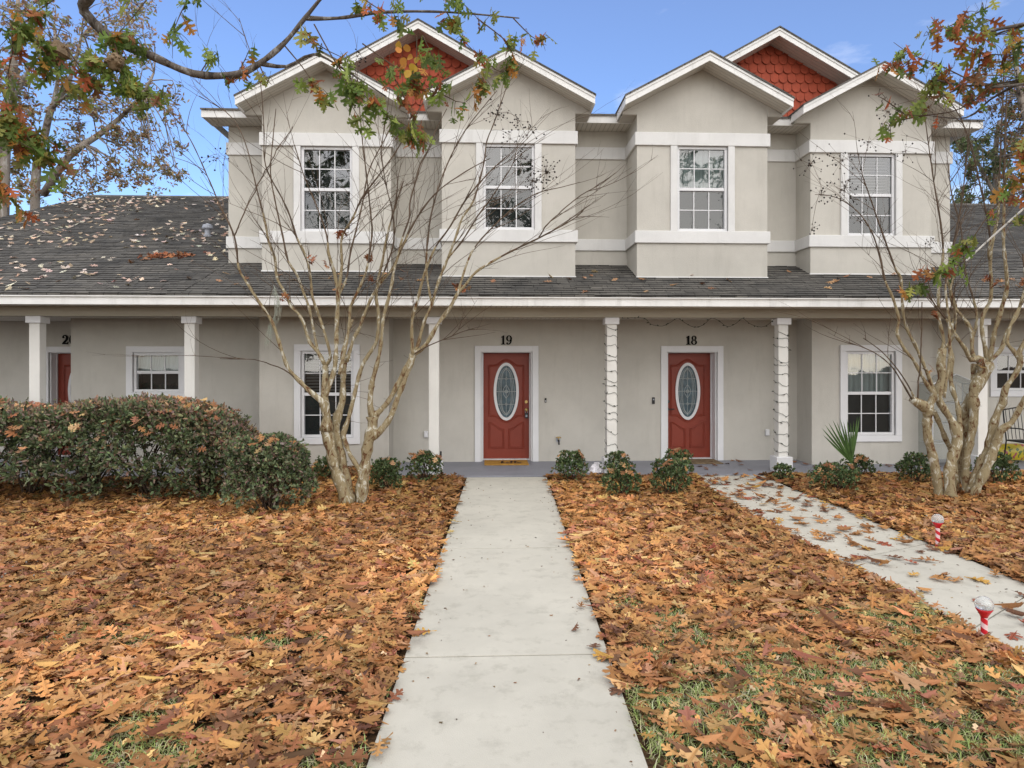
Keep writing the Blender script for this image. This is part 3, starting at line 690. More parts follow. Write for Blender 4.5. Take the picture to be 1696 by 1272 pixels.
window(town, wl, YF, WZ0, WZ1, WW, .115, fill='slats')
window(town, wr, YF, WZ0, WZ1, WW, .115, upfill='half')
# ================================================================== LEAF LITTER, GRASS, GRAVEL
def vnoise(x, y, s, seed):
    """smooth value noise 0..1"""
    g = np.random.default_rng(seed).random((64,64)); u = x*s+31.3; v = y*s+17.7
    i = np.floor(u).astype(int); j = np.floor(v).astype(int); fu = u-i; fv = v-j; fu = fu*fu*(3-2*fu); fv = fv*fv*(3-2*fv)
    a = g[i%64, j%64]; b = g[(i+1)%64, j%64]; c = g[i%64, (j+1)%64]; d = g[(i+1)%64, (j+1)%64]
    return (a*(1-fu)+b*fu)*(1-fv)+(c*(1-fu)+d*fu)*fv
def ground_pts(n, y0, y1):
    y = NR.uniform(y0, y1, n); x = NR.uniform(-1, 1, n)*(.80*y1+1.6) + .04*y
    k = np.abs(x-.04*y) < .80*y+1.6; return x[k], y[k]
def blocked(x, y, m):
    f = ((x > -1.70) & (y > 10.93)) | ((x < -4.01) & (y > 11.0)) | (y > 11.93)
    return f | on_front_path(x, y, m) | in_poly(x, y, poly2)
def grassiness(x, y):
    g = .45*vnoise(x, y, 1.3, 3)+.55*vnoise(x, y, 3.6, 4)
    near = np.clip((6.0-y)/2.6, 0, 1)*np.where(x < 0, 1.0, 1.0)
    return np.clip((g-.555+ .16*(near-.5))*7, 0, 1)*np.clip(near*2.2, 0, 1)
bands = [(2.3,4.0,7600,T_OAK),(4.0,5.6,12000,T_OAK),(5.6,7.6,21000,T_OAK),(7.6,9.6,23000,T_OAKLO),(9.6,12.0,22000,T_OAKLO)]
parts = []
for y0, y1, cnt, tp in bands:
    x, y = ground_pts(cnt, y0, y1)
    g = grassiness(x, y)
    edge = NR.random(len(x)) < .10
    k = ~np.where(edge, blocked(x, y, .05), blocked(x, y, -.03)) & (NR.random(len(x)) > g*np.where(x > 0, .60, .78))
    x, y = x[k], y[k]; n_ = len(x)
    z = NR.random(n_)**1.3*.040+.006
    tilt = np.where(NR.random((n_,1)) < .13, .55, .20)
    N = np.concatenate([NR.normal(size=(n_,2))*tilt, np.ones((n_,1))], axis=1)
    sz = NR.normal(.118, .026, n_).clip(.055, .19)
    c = palette(n_, DRY, DRYW)
    hz = vnoise(x, y, .55, 9)
    warm = np.clip((hz-.35)*2.2, 0, 1)[:,None]
    c *= (.72+.42*warm); 
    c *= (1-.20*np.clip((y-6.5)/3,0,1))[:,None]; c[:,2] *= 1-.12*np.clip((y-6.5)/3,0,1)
    zz = z + sz*np.abs(N[:,:2]).max(axis=1)*.16
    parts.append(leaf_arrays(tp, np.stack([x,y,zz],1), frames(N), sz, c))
# crumbs, broken bits and twigs
x, y = ground_pts(26000, 2.3, 9.5); k = ~blocked(x, y, -.04); x, y = x[k], y[k]; n_ = len(x)
parts.append(leaf_arrays(T_BIT, np.stack([x,y,NR.uniform(.006,.05,n_)],1), frames(np.concatenate([NR.normal(size=(n_,2))*.6, np.ones((n_,1))],1)), NR.uniform(.012,.05,n_), palette(n_, DRY+[(.10,.055,.035),(.66,.50,.30)], [2,2,3,3,2,2,1,3,1.5])))
me = big_mesh('leaf_litter', *merge(parts)); tag(link('leaf_litter', me, M['leafl']), 'carpet of fallen brown and orange oak leaves over the front beds and lawn', 'leaf litter', kind='stuff')
# grass blades
n_ = 230000
y = 2.2+NR.random(n_)**.8*4.6; x = NR.uniform(-1,1,n_)*(.8*y+1.6)+.04*y
g = grassiness(x, y); k = ~blocked(x, y, -.015) & (NR.random(n_) < g**.8*.95+.02)
x, y, g = x[k], y[k], g[k]; n_ = len(x)
h = NR.uniform(.020,.050,n_); a = NR.uniform(0,2*math.pi,n_); wd = NR.uniform(.0014,.0030,n_); ln = NR.uniform(.6,2.6,n_)
dx, dy = np.cos(a), np.sin(a); sxn, syn = -dy*wd, dx*wd
V = np.stack([np.stack([x-sxn,y-syn,0*x],1), np.stack([x+sxn,y+syn,0*x],1), np.stack([x+dx*h*ln*.4+sxn*.8,y+dy*h*ln*.4+syn*.8,h*.75],1), np.stack([x+dx*h*ln*.4-sxn*.8,y+dy*h*ln*.4-syn*.8,h*.75],1), np.stack([x+dx*h*ln,y+dy*h*ln,h*.92],1)], axis=1)
T = (np.array([[0,1,2],[0,2,3],[3,2,4]])[None]+(np.arange(n_)*5)[:,None,None]).reshape(-1,3)
C = np.repeat(palette(n_, [(.33,.42,.13),(.40,.47,.17),(.56,.53,.30),(.20,.28,.08),(.62,.58,.37)], [4,4,3,1.2,2], .2), 5, axis=0)
me = big_mesh('grass', V.reshape(-1,3), T, C); tag(link('grass', me, M['grassm']), 'thin patches of short green grass showing between the fallen leaves', 'grass', kind='stuff')
# green moss and grass beside the right path
# acorns and gravel in the bed
n_ = 2600; x, y = ground_pts(n_, 4.2, 8.2); k = ~blocked(x,y,-.02) & (vnoise(x,y,1.3,21) > .60) & (x < .0) | (~blocked(x,y,-.02) & (vnoise(x,y,1.3,21) > .82)); x,y = x[k],y[k]; n_ = len(x)
O = np.array([(1,0,0),(-1,0,0),(0,1,0),(0,-1,0),(0,0,.8),(0,0,-.8)],float); OT = np.array([(0,2,4),(2,1,4),(1,3,4),(3,0,4),(2,0,5),(1,2,5),(3,1,5),(0,3,5)])
V, T, C = leaf_arrays([(O,OT)], np.stack([x,y,NR.uniform(.02,.058,n_)],1), frames(NR.normal(size=(n_,3))), NR.uniform(.006,.015,n_), palette(n_, [(.35,.33,.31),(.20,.19,.18),(.10,.09,.085),(.30,.24,.17)]))
tag(link('gravel', big_mesh('gravel', V, T, C), M['leafl']), 'scattered grey acorns and gravel bits among the leaves', 'gravel', kind='stuff')
# leaves lying on the lower roof and on the left roof
def roof_leaves(x, y, sz, cols, tilt=.3):
    n_ = len(x); z = ZE+SL*(y-YE)+.024
    N = np.concatenate([NR.normal(size=(n_,1))*tilt, NR.normal(size=(n_,1))*tilt-SL, np.ones((n_,1))], axis=1)
    return leaf_arrays(T_OAK, np.stack([x,y,z],1), frames(N), sz, palette(n_, cols))
n_ = 1150; x = NR.uniform(-11.8, -4.9, n_); y = YE+NR.random(n_)**.85*9.6; k = (vnoise(x*1.6,y*.7,.9,33)+.22*np.clip(-(x+5.5)/5,0,1) > .52) | (NR.random(n_) < .10); x,y = x[k],y[k]
ROOFC = [(.50,.42,.35),(.62,.53,.44),(.40,.28,.20),(.55,.40,.31)]
pr = [roof_leaves(x, y, NR.uniform(.08,.145,len(x)), ROOFC)]
q = on_roof(272, 426); n2 = 45; xx = q.x+NR.normal(size=n2)*.22; pr.append(roof_leaves(xx, q.y+NR.normal(size=n2)*.12+ .25*(xx-q.x), NR.uniform(.11,.16,n2), [(.34,.13,.06),(.28,.12,.06)], .8))
tag(link('fallen_leaves', big_mesh('fallen_leaves', *merge(pr)), M['leafl']), 'pale dry leaves scattered over the dark shingles of the left roof', 'leaves', kind='stuff')
n_ = 70; x = NR.uniform(-4.6, 13.5, n_); y = NR.uniform(10.7, 12.0, n_)
tag(link('fallen_leaves', big_mesh('fallen_leaves', *roof_leaves(x, y, NR.uniform(.10,.16,n_), [(.36,.18,.08),(.25,.13,.07),(.42,.26,.14)])), M['leafl']), 'brown leaves lying on the shingle strip below the upper storey', 'leaves', kind='stuff')
# individual leaves on the paths and the porch
protos = []
for i, (V, T) in enumerate(T_OAK):
    vv = [tuple(p*1.0) for p in V]; protos.append((vv, [tuple(t) for t in T]))
LEAFM = [mat('leaf_brown', (.30,.14,.055), .65, .25, 30), mat('leaf_tan', (.44,.22,.08), .65, .22, 30), mat('leaf_dark', (.16,.075,.042), .7, .3, 30), mat('leaf_red', (.30,.085,.045), .65, .2, 30), mat('leaf_gold', (.50,.29,.07), .65, .2, 30)]
pm = {}
def leaf_obj(x, y, z, s, k, mi, label, group, tilt=.16):
    key = (k, mi)
    if key not in pm:
        me = bpy.data.meshes.new('fallen_leaf'); me.from_pydata(protos[k][0], [], protos[k][1]); me.materials.append(LEAFM[mi]); pm[key] = me
    o = bpy.data.objects.new('fallen_leaf', pm[key]); COL.objects.link(o)
    o.location = (x, y, z); o.scale = (s, s, s); o.rotation_euler = (R.gauss(0,tilt), R.gauss(0,tilt), R.uniform(0, 6.28))
    return tag(o, label, 'leaf', group)
cnt = 0; tries = 0
while cnt < 195 and tries < 6000:
    tries += 1
    i = R.randrange(N2-1); u = R.random(); f = R.random()
    p = Ls[i].lerp(Rs[i], u).lerp(Ls[i+1].lerp(Rs[i+1], u), f)
    if p.y > 10.9 or p.y < 3.6: continue
    keep = .40 + .60*min(1, (p.y-4)/5)
    if abs(u-.5) < .35: keep *= .8
    if R.random() > keep: continue
    mi = R.choices(range(5), [5,4,3,1.5,1.2])[0]
    leaf_obj(p.x, p.y, .018, R.uniform(.11,.175), R.randrange(6), mi, 'dry oak leaf lying flat on the leaf-strewn concrete path on the right', 'loose leaves on the right-hand path'); cnt += 1
for i in range(34):
    x = R.uniform(3.6, 8.3); y = R.uniform(11.0, 12.4)
    if x > 5.9 and y > 11.85: y = R.uniform(11.0, 11.8)
    if abs(x-5.07) < .3 and y < 11.5: continue
    leaf_obj(x, y, ZS+.016, R.uniform(.10,.15), R.randrange(6), R.choice([0,2,2,2]), 'dark dry leaf lying on the grey porch floor', 'loose leaves on the porch floor')
for (px, py, s, mi, lab) in [(972,972,.085,1,'small tan leaf on the middle slab of the front path, near its right edge'),(953,1044,.08,2,'small dark curled leaf on the front path just above the lower joint'),
        (702,1050,.12,4,'olive-gold leaf on the left edge of the front path'),(1020,1147,.14,2,'dark brown leaf with a long stalk at the right edge of the nearest path slab'),(1000,1092,.16,4,'large gold leaf lapping over the right edge of the front path at the lower joint'),
        (985,1075,.12,2,'curled dark leaf just above the joint at the right edge of the front path'),(962,1008,.09,0,'faint brown leaf on the right half of the front path')]:
    q = G(px, py); leaf_obj(q.x, q.y, .018, s, R.randrange(6), mi, lab, None, .3)
n_ = 210; yy = NR.uniform(2.4, 10.9, n_); side = np.where(NR.random(n_) < .6, np.sign(NR.normal(size=n_))*(.66-NR.random(n_)**2*.25), NR.uniform(-.64,.64,n_)); xx = p0.x+dirp.x/dirp.y*(yy-p0.y)+side
i2 = NR.integers(0, N2-1, 420); u2 = NR.random(420); PX = np.array([(Ls[i].lerp(Rs[i], u)).to_tuple() for i, u in zip(i2, u2)]); PX[:,:2] += NR.normal(size=(420,2))*.1
k2 = in_poly(PX[:,0], PX[:,1], poly2); PX = PX[k2]
pos = np.concatenate([np.stack([xx,yy,np.full(n_,.004)],1), np.stack([PX[:,0],PX[:,1],np.full(len(PX),.004)],1)]); n_ = len(pos)
tag(link('leaf_crumbs', big_mesh('leaf_crumbs', *leaf_arrays(T_BIT, pos, frames(np.concatenate([NR.normal(size=(n_,2))*.15, np.ones((n_,1))],1)), NR.uniform(.006,.030,n_), palette(n_, [(.14,.08,.045),(.25,.15,.08),(.07,.05,.035),(.30,.19,.10)]))), M['leafl']), 'tiny dark leaf crumbs and specks on the concrete paths', 'crumbs', kind='stuff')
# ================================================================== SHRUBS
SH_G = [(.050,.095,.032),(.075,.125,.040),(.105,.155,.06),(.035,.065,.028)]
def shrub(label, cx, cy, rx, ry, h, n, leaf, cols, w, group=None, flat=1.0, z0=.04, dead=12, temps=None, tips=18, name='shrub', deadsize=(.09,.14)):
    t = thing(name, label, 'shrub', (cx, cy, 0), group)
    st = MB(); tipsP = []
    for i in range(tips):
        a = R.uniform(0, 6.28); rr = R.random()**.5; e = Vector((cx+rx*.85*rr*math.cos(a), cy+ry*.85*rr*math.sin(a), h*(R.uniform(.6,.97))*(1-.35*rr**2)))
        b0 = Vector((cx+R.uniform(-.2,.2)*rx, cy+R.uniform(-.2,.2)*ry, .0)); mid = b0.lerp(e, .5)+Vector((R.gauss(0,.03),R.gauss(0,.03),.02))
        p, rd = smooth_path([b0, mid, e], [.010,.007,.003], .08); st.tube(p, rd, 5); tipsP.append(e)
    st.build('stem', M['bark_s'], t, smooth=True)
    # leaves in whorls through the outer shell of a lumpy dome
    m = int(n*1.5)//7; D = NR.normal(size=(m,3)); D[:,2] = np.where(D[:,2] < -.6, -D[:,2], D[:,2])*.95; D /= np.linalg.norm(D,axis=1,keepdims=True)
    lump = 1+.16*np.sin(D[:,0]*5+cx*3)*np.cos(D[:,1]*4+cy)+.10*np.sin(D[:,2]*7+cx)
    rad = (1-.55*NR.random(m)**2.1)*lump*np.where(NR.random(m) < .06, 1.14, 1)
    pz = h*.47+ h*.53*flat*np.clip(D[:,2]*rad*1.08, -1.0, 1.0)
    pos = np.stack([cx+D[:,0]*rad*rx, cy+D[:,1]*rad*ry, np.maximum(pz, z0)], 1)
    pos = np.repeat(pos, 7, axis=0); k = len(pos)
    dirs = np.repeat(D, 7, axis=0)*.55+NR.normal(size=(k,3))*.75; dirs[:,2] += .25
    sz = NR.normal(leaf, leaf*.2, k).clip(leaf*.5, leaf*1.6)
    pos = pos+dirs/np.linalg.norm(dirs,axis=1,keepdims=True)*(sz*.35)[:,None]
    pos[:,2] = np.maximum(pos[:,2], .02)
    P1 = leaf_arrays(temps or T_OVAL, pos, frames_dir(dirs, flat=1.2), sz, palette(k, cols, w, .22))
    fo = link('foliage', big_mesh('foliage', *P1), M['leafs'], t)
    if dead:
        a = NR.uniform(0,6.28,dead); r_ = NR.random(dead)**.5*.9
        pos = np.stack([cx+rx*r_*np.cos(a), cy+ry*r_*np.sin(a)-ry*.08, h*(.52+.50*flat*np.sqrt(np.clip(1-r_**2*.9,0,1)))+NR.uniform(-.02,.03,dead)],1)
        N = np.stack([np.cos(a)*r_*.8, np.sin(a)*r_*.8-.3, np.ones(dead)],1)+NR.normal(size=(dead,3))*.3
        link('caught_leaves', big_mesh('caught_leaves', *leaf_arrays(T_OAK, pos, frames(N), NR.uniform(*deadsize,dead), palette(dead, [(.32,.15,.062),(.25,.11,.045),(.38,.22,.11)]))), M['leafl'], t)
    return t
smallc = ([(.078,.120,.048),(.12,.175,.068),(.20,.24,.115),(.045,.07,.032),(.24,.15,.08)], [5,4,2,2.5,.7])
SG = 'low round shrubs along the porch'
def small(label, px, gy, wpx, toppx, n=1300, dead=8, leaf=.042):
    q = G(px, gy-3); Y = q.y; hgt = H - (toppx-HY)/F*Y*1.0
    rx = wpx/2*Y/F
    return shrub(label, q.x, Y+.1, rx*.94, rx*.85, max(.2, hgt*.97), n, leaf, *smallc, SG, dead=dead, tips=10)
small('dark round shrub behind the left forked trunks under the lower window', 545, 800, 58, 757, 1100, 3)
small('round dark green shrub right beside the trunk of the left bare tree', 638, 818, 56, 760, 1600, 6)
small('round shrub with a reddish top beside the thin garden stake', 702, 804, 62, 748, 1500, 10)
small('round shrub just right of the front path, before the tap', 948, 803, 56, 750, 1500, 8)
small('small shrub behind its twin at the foot of the light-wrapped slim column', 1024, 792, 50, 752, 1000, 3)
small('nearer of two shrubs at the slim light-wrapped column, low and leafy', 1030, 829, 66, 772, 1500, 10)
small('taller shrub rising behind another in front of door 18', 1126, 797, 54, 748, 1100, 8)
small('front shrub of the pair before door 18, beside the right path', 1114, 825, 70, 766, 1500, 10)
small('tiny green shrub at the white plinth of the lit column', 1302, 801, 34, 772, 500, 0)
small('spreading low shrub in front of the fan palm', 1390, 820, 84, 772, 1500, 8)
small('small reddish shrub behind the fan palm, under the right window', 1430, 793, 52, 760, 900, 8)
small('dark shrub on the left of the right-hand bare tree', 1522, 806, 58, 757, 1300, 2)
small('dark shrub at the far right edge, right of the knobby trunks', 1658, 808, 66, 757, 1500, 2)
# big front shrub and clipped hedge on the left
LOR = ([(.115,.155,.075),(.165,.205,.10),(.24,.28,.15),(.20,.15,.12),(.27,.19,.15),(.06,.085,.045)], [4,4,2.2,2,1.5,1.8])
q = G(423, 860)
shrub('big rounded shrub at the right end of the clipped hedge, in front of it', q.x+.05, q.y+.42, .53, .5, .93, 7000, .054, *LOR, None, flat=1.02, dead=26, tips=34, deadsize=(.09,.14))
hd = thing('hedge', 'wide flat-topped hedge with brown leaves caught on top before the left unit', 'hedge', (-5.7, 9.65, 0))
st = MB()
for i in range(120):
    x = R.uniform(-9.6, -3.3); y0 = R.uniform(9.3, 10.0); e = Vector((x+R.gauss(0,.28), min(10.4,max(8.95,y0+R.gauss(0,.4))), R.uniform(.7,1.25)))
    b0 = Vector((round(x*1.25)/1.25+R.uniform(-.12,.12), 9.65+R.uniform(-.12,.12), 0)); mid = b0.lerp(e, .45)+Vector((R.gauss(0,.07),R.gauss(0,.07),.05))
    p, rd = smooth_path([b0, mid, e], [.016,.010,.004], .12); st.tube(p, rd, 5)
st.build('stem', M['bark_s'], hd, smooth=True)
def hedge_top(x): 
    e = np.clip((-3.15-x)/1.0, 0, 1); return 1.27*np.sqrt(np.clip(1-(1-e)**2.2,0,1))+.05*np.sin(x*2.3)
yc = 9.65
def hedge_pts(m):
    x = -10.2+7.05*NR.random(m); ht = hedge_top(x); kind = NR.random(m); d = NR.random(m)**1.6
    lump = .07*np.sin(x*3.1+1)+.05*np.sin(x*7.3+2)+.07*np.sin(x*1.3)
    # front face
    zf = .04+(NR.random(m)**.85)*(ht-.04); rel = zf/ht; bow = .30*np.abs(rel-.55)**2*3.0
    yf = 8.86+bow*.8+lump+.05*np.sin(zf*9+x*4)+d*.62+ (1-np.clip(ht/1.1,.3,1))*.7
    # top
    yt = 8.95+NR.random(m)*1.45; zt = ht*(1.0-.13*np.clip((9.15-yt)/.3,0,1)**2-.2*np.clip((yt-10.1)/.4,0,1))+.03*np.sin(x*6+yt*5)+.03*np.sin(x*2.1)-d*.30
    t = kind < .40
    return x, np.where(t, yt, yf), np.where(t, zt, zf), t, ht
x, y, z, top, ht = hedge_pts(15000); bk = NR.random(len(x)) < .13; y = np.where(bk & ~top, 10.2+NR.uniform(-.25,.1,len(x)), y)
gap = (~top) & (z < .62*ht) & (vnoise(x*1.15, z*1.7, 2.0, 77) > .74-.08*(z < .25*ht)) & ~bk
thin = (~top) & (z < .36*ht) & (NR.random(len(x)) < .50)
k = ~gap & ~thin; out0 = np.where(top[:,None], np.stack([NR.normal(size=len(x))*.4, -.15+0*x, 1+0*x],1), np.stack([NR.normal(size=len(x))*.5, -1+0*x, .35+0*x],1))
pos = np.repeat(np.stack([x,y,z],1)[k], 7, axis=0); n_ = len(pos); out = np.repeat(out0[k], 7, axis=0)
dirs = out*.6+NR.normal(size=(n_,3))*.7; sz = NR.normal(.056,.013,n_).clip(.028,.09); pos = pos+dirs*(sz*.5)[:,None]; pos[:,2] = np.maximum(pos[:,2], .03)
link('foliage', big_mesh('foliage', *leaf_arrays(T_OVAL, pos, frames_dir(dirs, flat=1.2), sz, np.where(np.repeat(top[k],7)[:,None] & (NR.random((n_,1)) < .75), palette(n_, [(.33,.21,.145),(.26,.215,.12),(.21,.225,.12),(.38,.235,.14),(.24,.17,.15)], None, .22), palette(n_, *LOR, .22)))), M['leafs'], hd)
# sprigs sticking out of the top
sp = 60; xs = NR.uniform(-9.5,-3.5,sp); tw = MB(); sl_p=[]; sl_d=[]
for xx in xs:
    z0_ = float(hedge_top(np.array([xx]))[0])*.98; yy = R.uniform(9.0,10.2); e = Vector((xx+R.gauss(0,.06), yy, z0_+R.uniform(.05,.17))); tw.tube([(xx,yy,z0_-.12), e], [.004,.002], 4)
    for j in range(9): sl_p.append(Vector((xx,yy,z0_-.05)).lerp(e, j/8)); sl_d.append((R.gauss(0,1),R.gauss(0,1),.5))
tw.build('twig', M['bark_s'], hd)
n_ = len(sl_p); link('sprig', big_mesh('sprig', *leaf_arrays(T_OVAL, np.array(sl_p), frames_dir(np.array(sl_d), flat=1), NR.uniform(.03,.05,n_), palette(n_, *LOR, .2))), M['leafs'], hd)
dn = 560; x = NR.uniform(-10,-3.7,dn); yy = 9.65+NR.uniform(-.72,.6,dn); z = hedge_top(x)*np.where(yy < 9.15, .96, 1.02)+NR.uniform(-.04,.02,dn)
front = NR.random(dn) < .12; yy = np.where(front, 8.86+NR.uniform(-.05,.05,dn), yy); z = np.where(front, NR.uniform(.75,1.12,dn)*hedge_top(x)/1.27, z)
N = np.stack([NR.normal(size=dn)*.4, np.where(front,-.8,-.25)+NR.normal(size=dn)*.3, np.ones(dn)],1)
link('caught_leaves', big_mesh('caught_leaves', *leaf_arrays(T_OAK, np.stack([x,yy,z],1), frames(N), NR.uniform(.10,.16,dn), palette(dn, [(.42,.215,.10),(.28,.125,.055),(.48,.30,.16),(.34,.15,.085)]))), M['leafl'], hd)
# fan palm seedling
q = G(1412, 800); pl = thing('fan_palm', 'young fan palm with one folded green frond under the right window', 'palm', (q.x, q.y, 0))
base = Vector((q.x, q.y, .0)); hub = P(1411, 768, q.y)
MB().tube([base+Vector((R.uniform(-.02,.02),0,0)), hub], [.03,.02], 7).build('stem', mat('palm_stem', (.30,.22,.10), .8, .3, 20), pl, smooth=True)
fr = MB(); tips = [(1361,706),(1366,700),(1372,697),(1379,692),(1386,696),(1391,693),(1397,698),(1403,694),(1409,700),(1414,697),(1420,690),(1424,689),(1363,720)]
for i, (tx, ty) in enumerate(tips):
    yy = q.y+.12*math.sin(i*1.9); e = P(tx, ty, yy); d = e-hub; s = Vector((d.z,0,-d.x)).normalized()*.016; fold = Vector((0,.014,0)); pts=[]
    for t_, wd in ((0,.25),(.3,.8),(.6,1),(.85,.55),(1,.03)):
        c = hub.lerp(e, t_)+Vector((0,0,-.03*t_*t_*(1 if i < 5 else 0))); pts.append((c-s*wd, c+fold*wd, c+s*wd))
    for a_, b_ in zip(pts, pts[1:]): fr.add([a_[0],a_[1],b_[1],b_[0],a_[2],b_[2]], [(0,1,2,3),(1,4,5,2)])
fr.build('frond', mat('palm_frond', (.085,.15,.045), .45, .25, 5), pl)
# ================================================================== CRAPE MYRTLES (bare, many-stemmed)
def myrtle(label, Yb, base_px, limbs, ntw, seed, seeds, dead, cx):
    rr = random.Random(seed)
    b = P(base_px[0], base_px[1], Yb); t = thing('crape_myrtle', label, 'tree', (b.x, Yb, 0), 'bare crape myrtles')
    tk = MB(); tw = MB(); tipsL = []
    off = {}
    for li, (pts, depth) in enumerate(limbs):
        # depth: (y offset at first point, y offset at last point); starts follow the parent limb at shared pixels
        n = len(pts); W = []; Rd = []
        for i, (px, py, w) in enumerate(pts):
            f = i/max(1, n-1); d = depth[0]+(depth[1]-depth[0])*f
            if i == 0 and (px, py) in off: d0 = off[(px, py)]; depth = (d0, depth[1]); d = d0
            off.setdefault((px, py), d)
            Y = Yb+d; W.append(P(px, py, Y)); Rd.append(max(.0026, w/2*pxm(Y)*(.82 if w > 14 else .70)))
        q, rd = smooth_path(W, Rd, .07)
        big = Rd[0] > .014
        if big: rd = [r*(1+.13*math.sin(i*1.9+li)+rr.uniform(-.12,.14)) for i, r in enumerate(rd)]
        else: q = [p+Vector((rr.gauss(0,.004),rr.gauss(0,.004),rr.gauss(0,.004))) for p in q]
        # thick part as trunk, thin part as branch
        k = next((i for i, r in enumerate(rd) if r < .0125), len(rd))
        if k > 1: tk.tube(q[:min(k+1,len(q))], rd[:min(k+1,len(q))], 10 if big else 7)
        if k < len(rd)-1: tw.tube(q[max(0,k-1):], rd[max(0,k-1):], 5)
        tipsL.append((q, rd))
    # burls on the thick stems
    for q, rd in tipsL:
        for i in range(2, len(q)-1):
            if rd[i] > .022 and rr.random() < .20:
                d = Vector((rr.gauss(0,1), rr.gauss(0,1), rr.gauss(0,.4))).normalized(); c = q[i]+d*rd[i]*.85; r = rd[i]*rr.uniform(.3,.55)
                tk.tube([c-d*r, c-d*r*.4, c+d*r*.3, c+d*r*.8], [r*.6, r, r*.85, r*.25], 7)
    tk.build('trunk', M['bark_m'], t, smooth=True)
    # fans of whippy twigs
    def twig(p, d, L, r, lev=0):
        n = max(4, int(L/.12)); pts=[p]; d = d.normalized(); bend = Vector((rr.gauss(0,.5), rr.gauss(0,.5), rr.uniform(-.15,.35)))
        for i in range(n):
            d = (d+bend*(.9/n)+Vector((rr.gauss(0,.05),rr.gauss(0,.05),rr.gauss(0,.04)))).normalized(); pts.append(pts[-1]+d*(L/n))
        tw.tube(pts, [r*(1-.72*i/n) for i in range(n+1)], 4)
        if lev < 2:
            for _ in range(rr.choice([0,1,2,3]) if lev == 0 else rr.choice([0,1,1])):
                i = rr.randrange(n//3, n); side = Vector((rr.gauss(0,1),rr.gauss(0,1),rr.uniform(0,.7))).normalized()
                twig(pts[i], (pts[min(i+1,n)]-pts[i]).normalized()*.8+side*.65, L*rr.uniform(.3,.65), r*.55, lev+1)
        return pts
    ends = []
    cand = [(q, i) for q, rd in tipsL for i in range(3, len(q)-1) if rd[i] < .022 and q[i].z > 1.9]
    for _ in range(ntw):
        q, i = rr.choice(cand); d = (q[min(i+1,len(q)-1)]-q[i-1]).normalized()
        side = Vector((q[i].x-b.x, q[i].y-Yb, 0))*.25+Vector((rr.gauss(0,.45), rr.gauss(0,.45), rr.uniform(-.1,.35)))
        pts = twig(q[i], d*.8+side, rr.uniform(.45,1.35), rr.uniform(.0032,.0056))
        ends.append(pts)
    # short spurs on the older wood
    cand2 = [(q, i) for q, rd in tipsL for i in range(3, len(q)-1) if q[i].z > 1.1 and rd[i] > .012]
    for _ in range(ntw//2):
        q, i = rr.choice(cand2); d = Vector((rr.gauss(0,1), rr.gauss(0,1), rr.uniform(-.1,.9))); twig(q[i], d, rr.uniform(.06,.35), .0032, 1)
    tw.build('branch', M['twig'], t)
    # dark seed clusters
    sd_ = MB(); Os = [(1,0,0),(-1,0,0),(0,1,0),(0,-1,0),(0,0,1),(0,0,-1)]; Of = [(0,2,4),(2,1,4),(1,3,4),(3,0,4),(2,0,5),(1,2,5),(3,1,5),(0,3,5)]; stalk = MB()
    for (px, py, n, sp, dY) in seeds:
        c = P(px, py, Yb+dY); r_ = sp*pxm(Yb)
        near = min((p for q, _ in tipsL for p in q), key=lambda p: (p-c).length)
        if (near-c).length < 1.2: stalk.tube(smooth_path([near, near.lerp(c,.5)+Vector((0,0,.06)), c+Vector((0,0,r_*.3))], [.004,.003,.0022], .1)[0], .0026, 4)
        for _ in range(n):
            p = c+Vector((rr.gauss(0,.5)*r_, rr.gauss(0,.4)*r_, rr.gauss(0,.5)*r_)); s = rr.uniform(.010,.016)
            sd_.add([p+Vector(o)*s for o in Os], Of); stalk.tube([c.lerp(p,-.15), p], .0013, 3, False)
    sd_.build('seed_pods', M['seed'], t); stalk.build('seed_stalk', M['twig'], t)
    # dead leaves caught in the forks
    pos=[]; 
    for (px, py, n, dY) in dead:
        c = P(px, py, Yb+dY)
        for _ in range(n): pos.append(c+Vector((rr.gauss(0,.035),rr.gauss(0,.035),rr.gauss(0,.03))))
    pos = np.array(pos); n = len(pos)
    link('caught_leaves', big_mesh('caught_leaves', *leaf_arrays(T_OAK, pos, frames(NR.normal(size=(n,3))), NR.uniform(.07,.12,n), palette(n, [(.30,.11,.045),(.20,.075,.035),(.36,.17,.08)]))), M['leafl'], t)
    return t
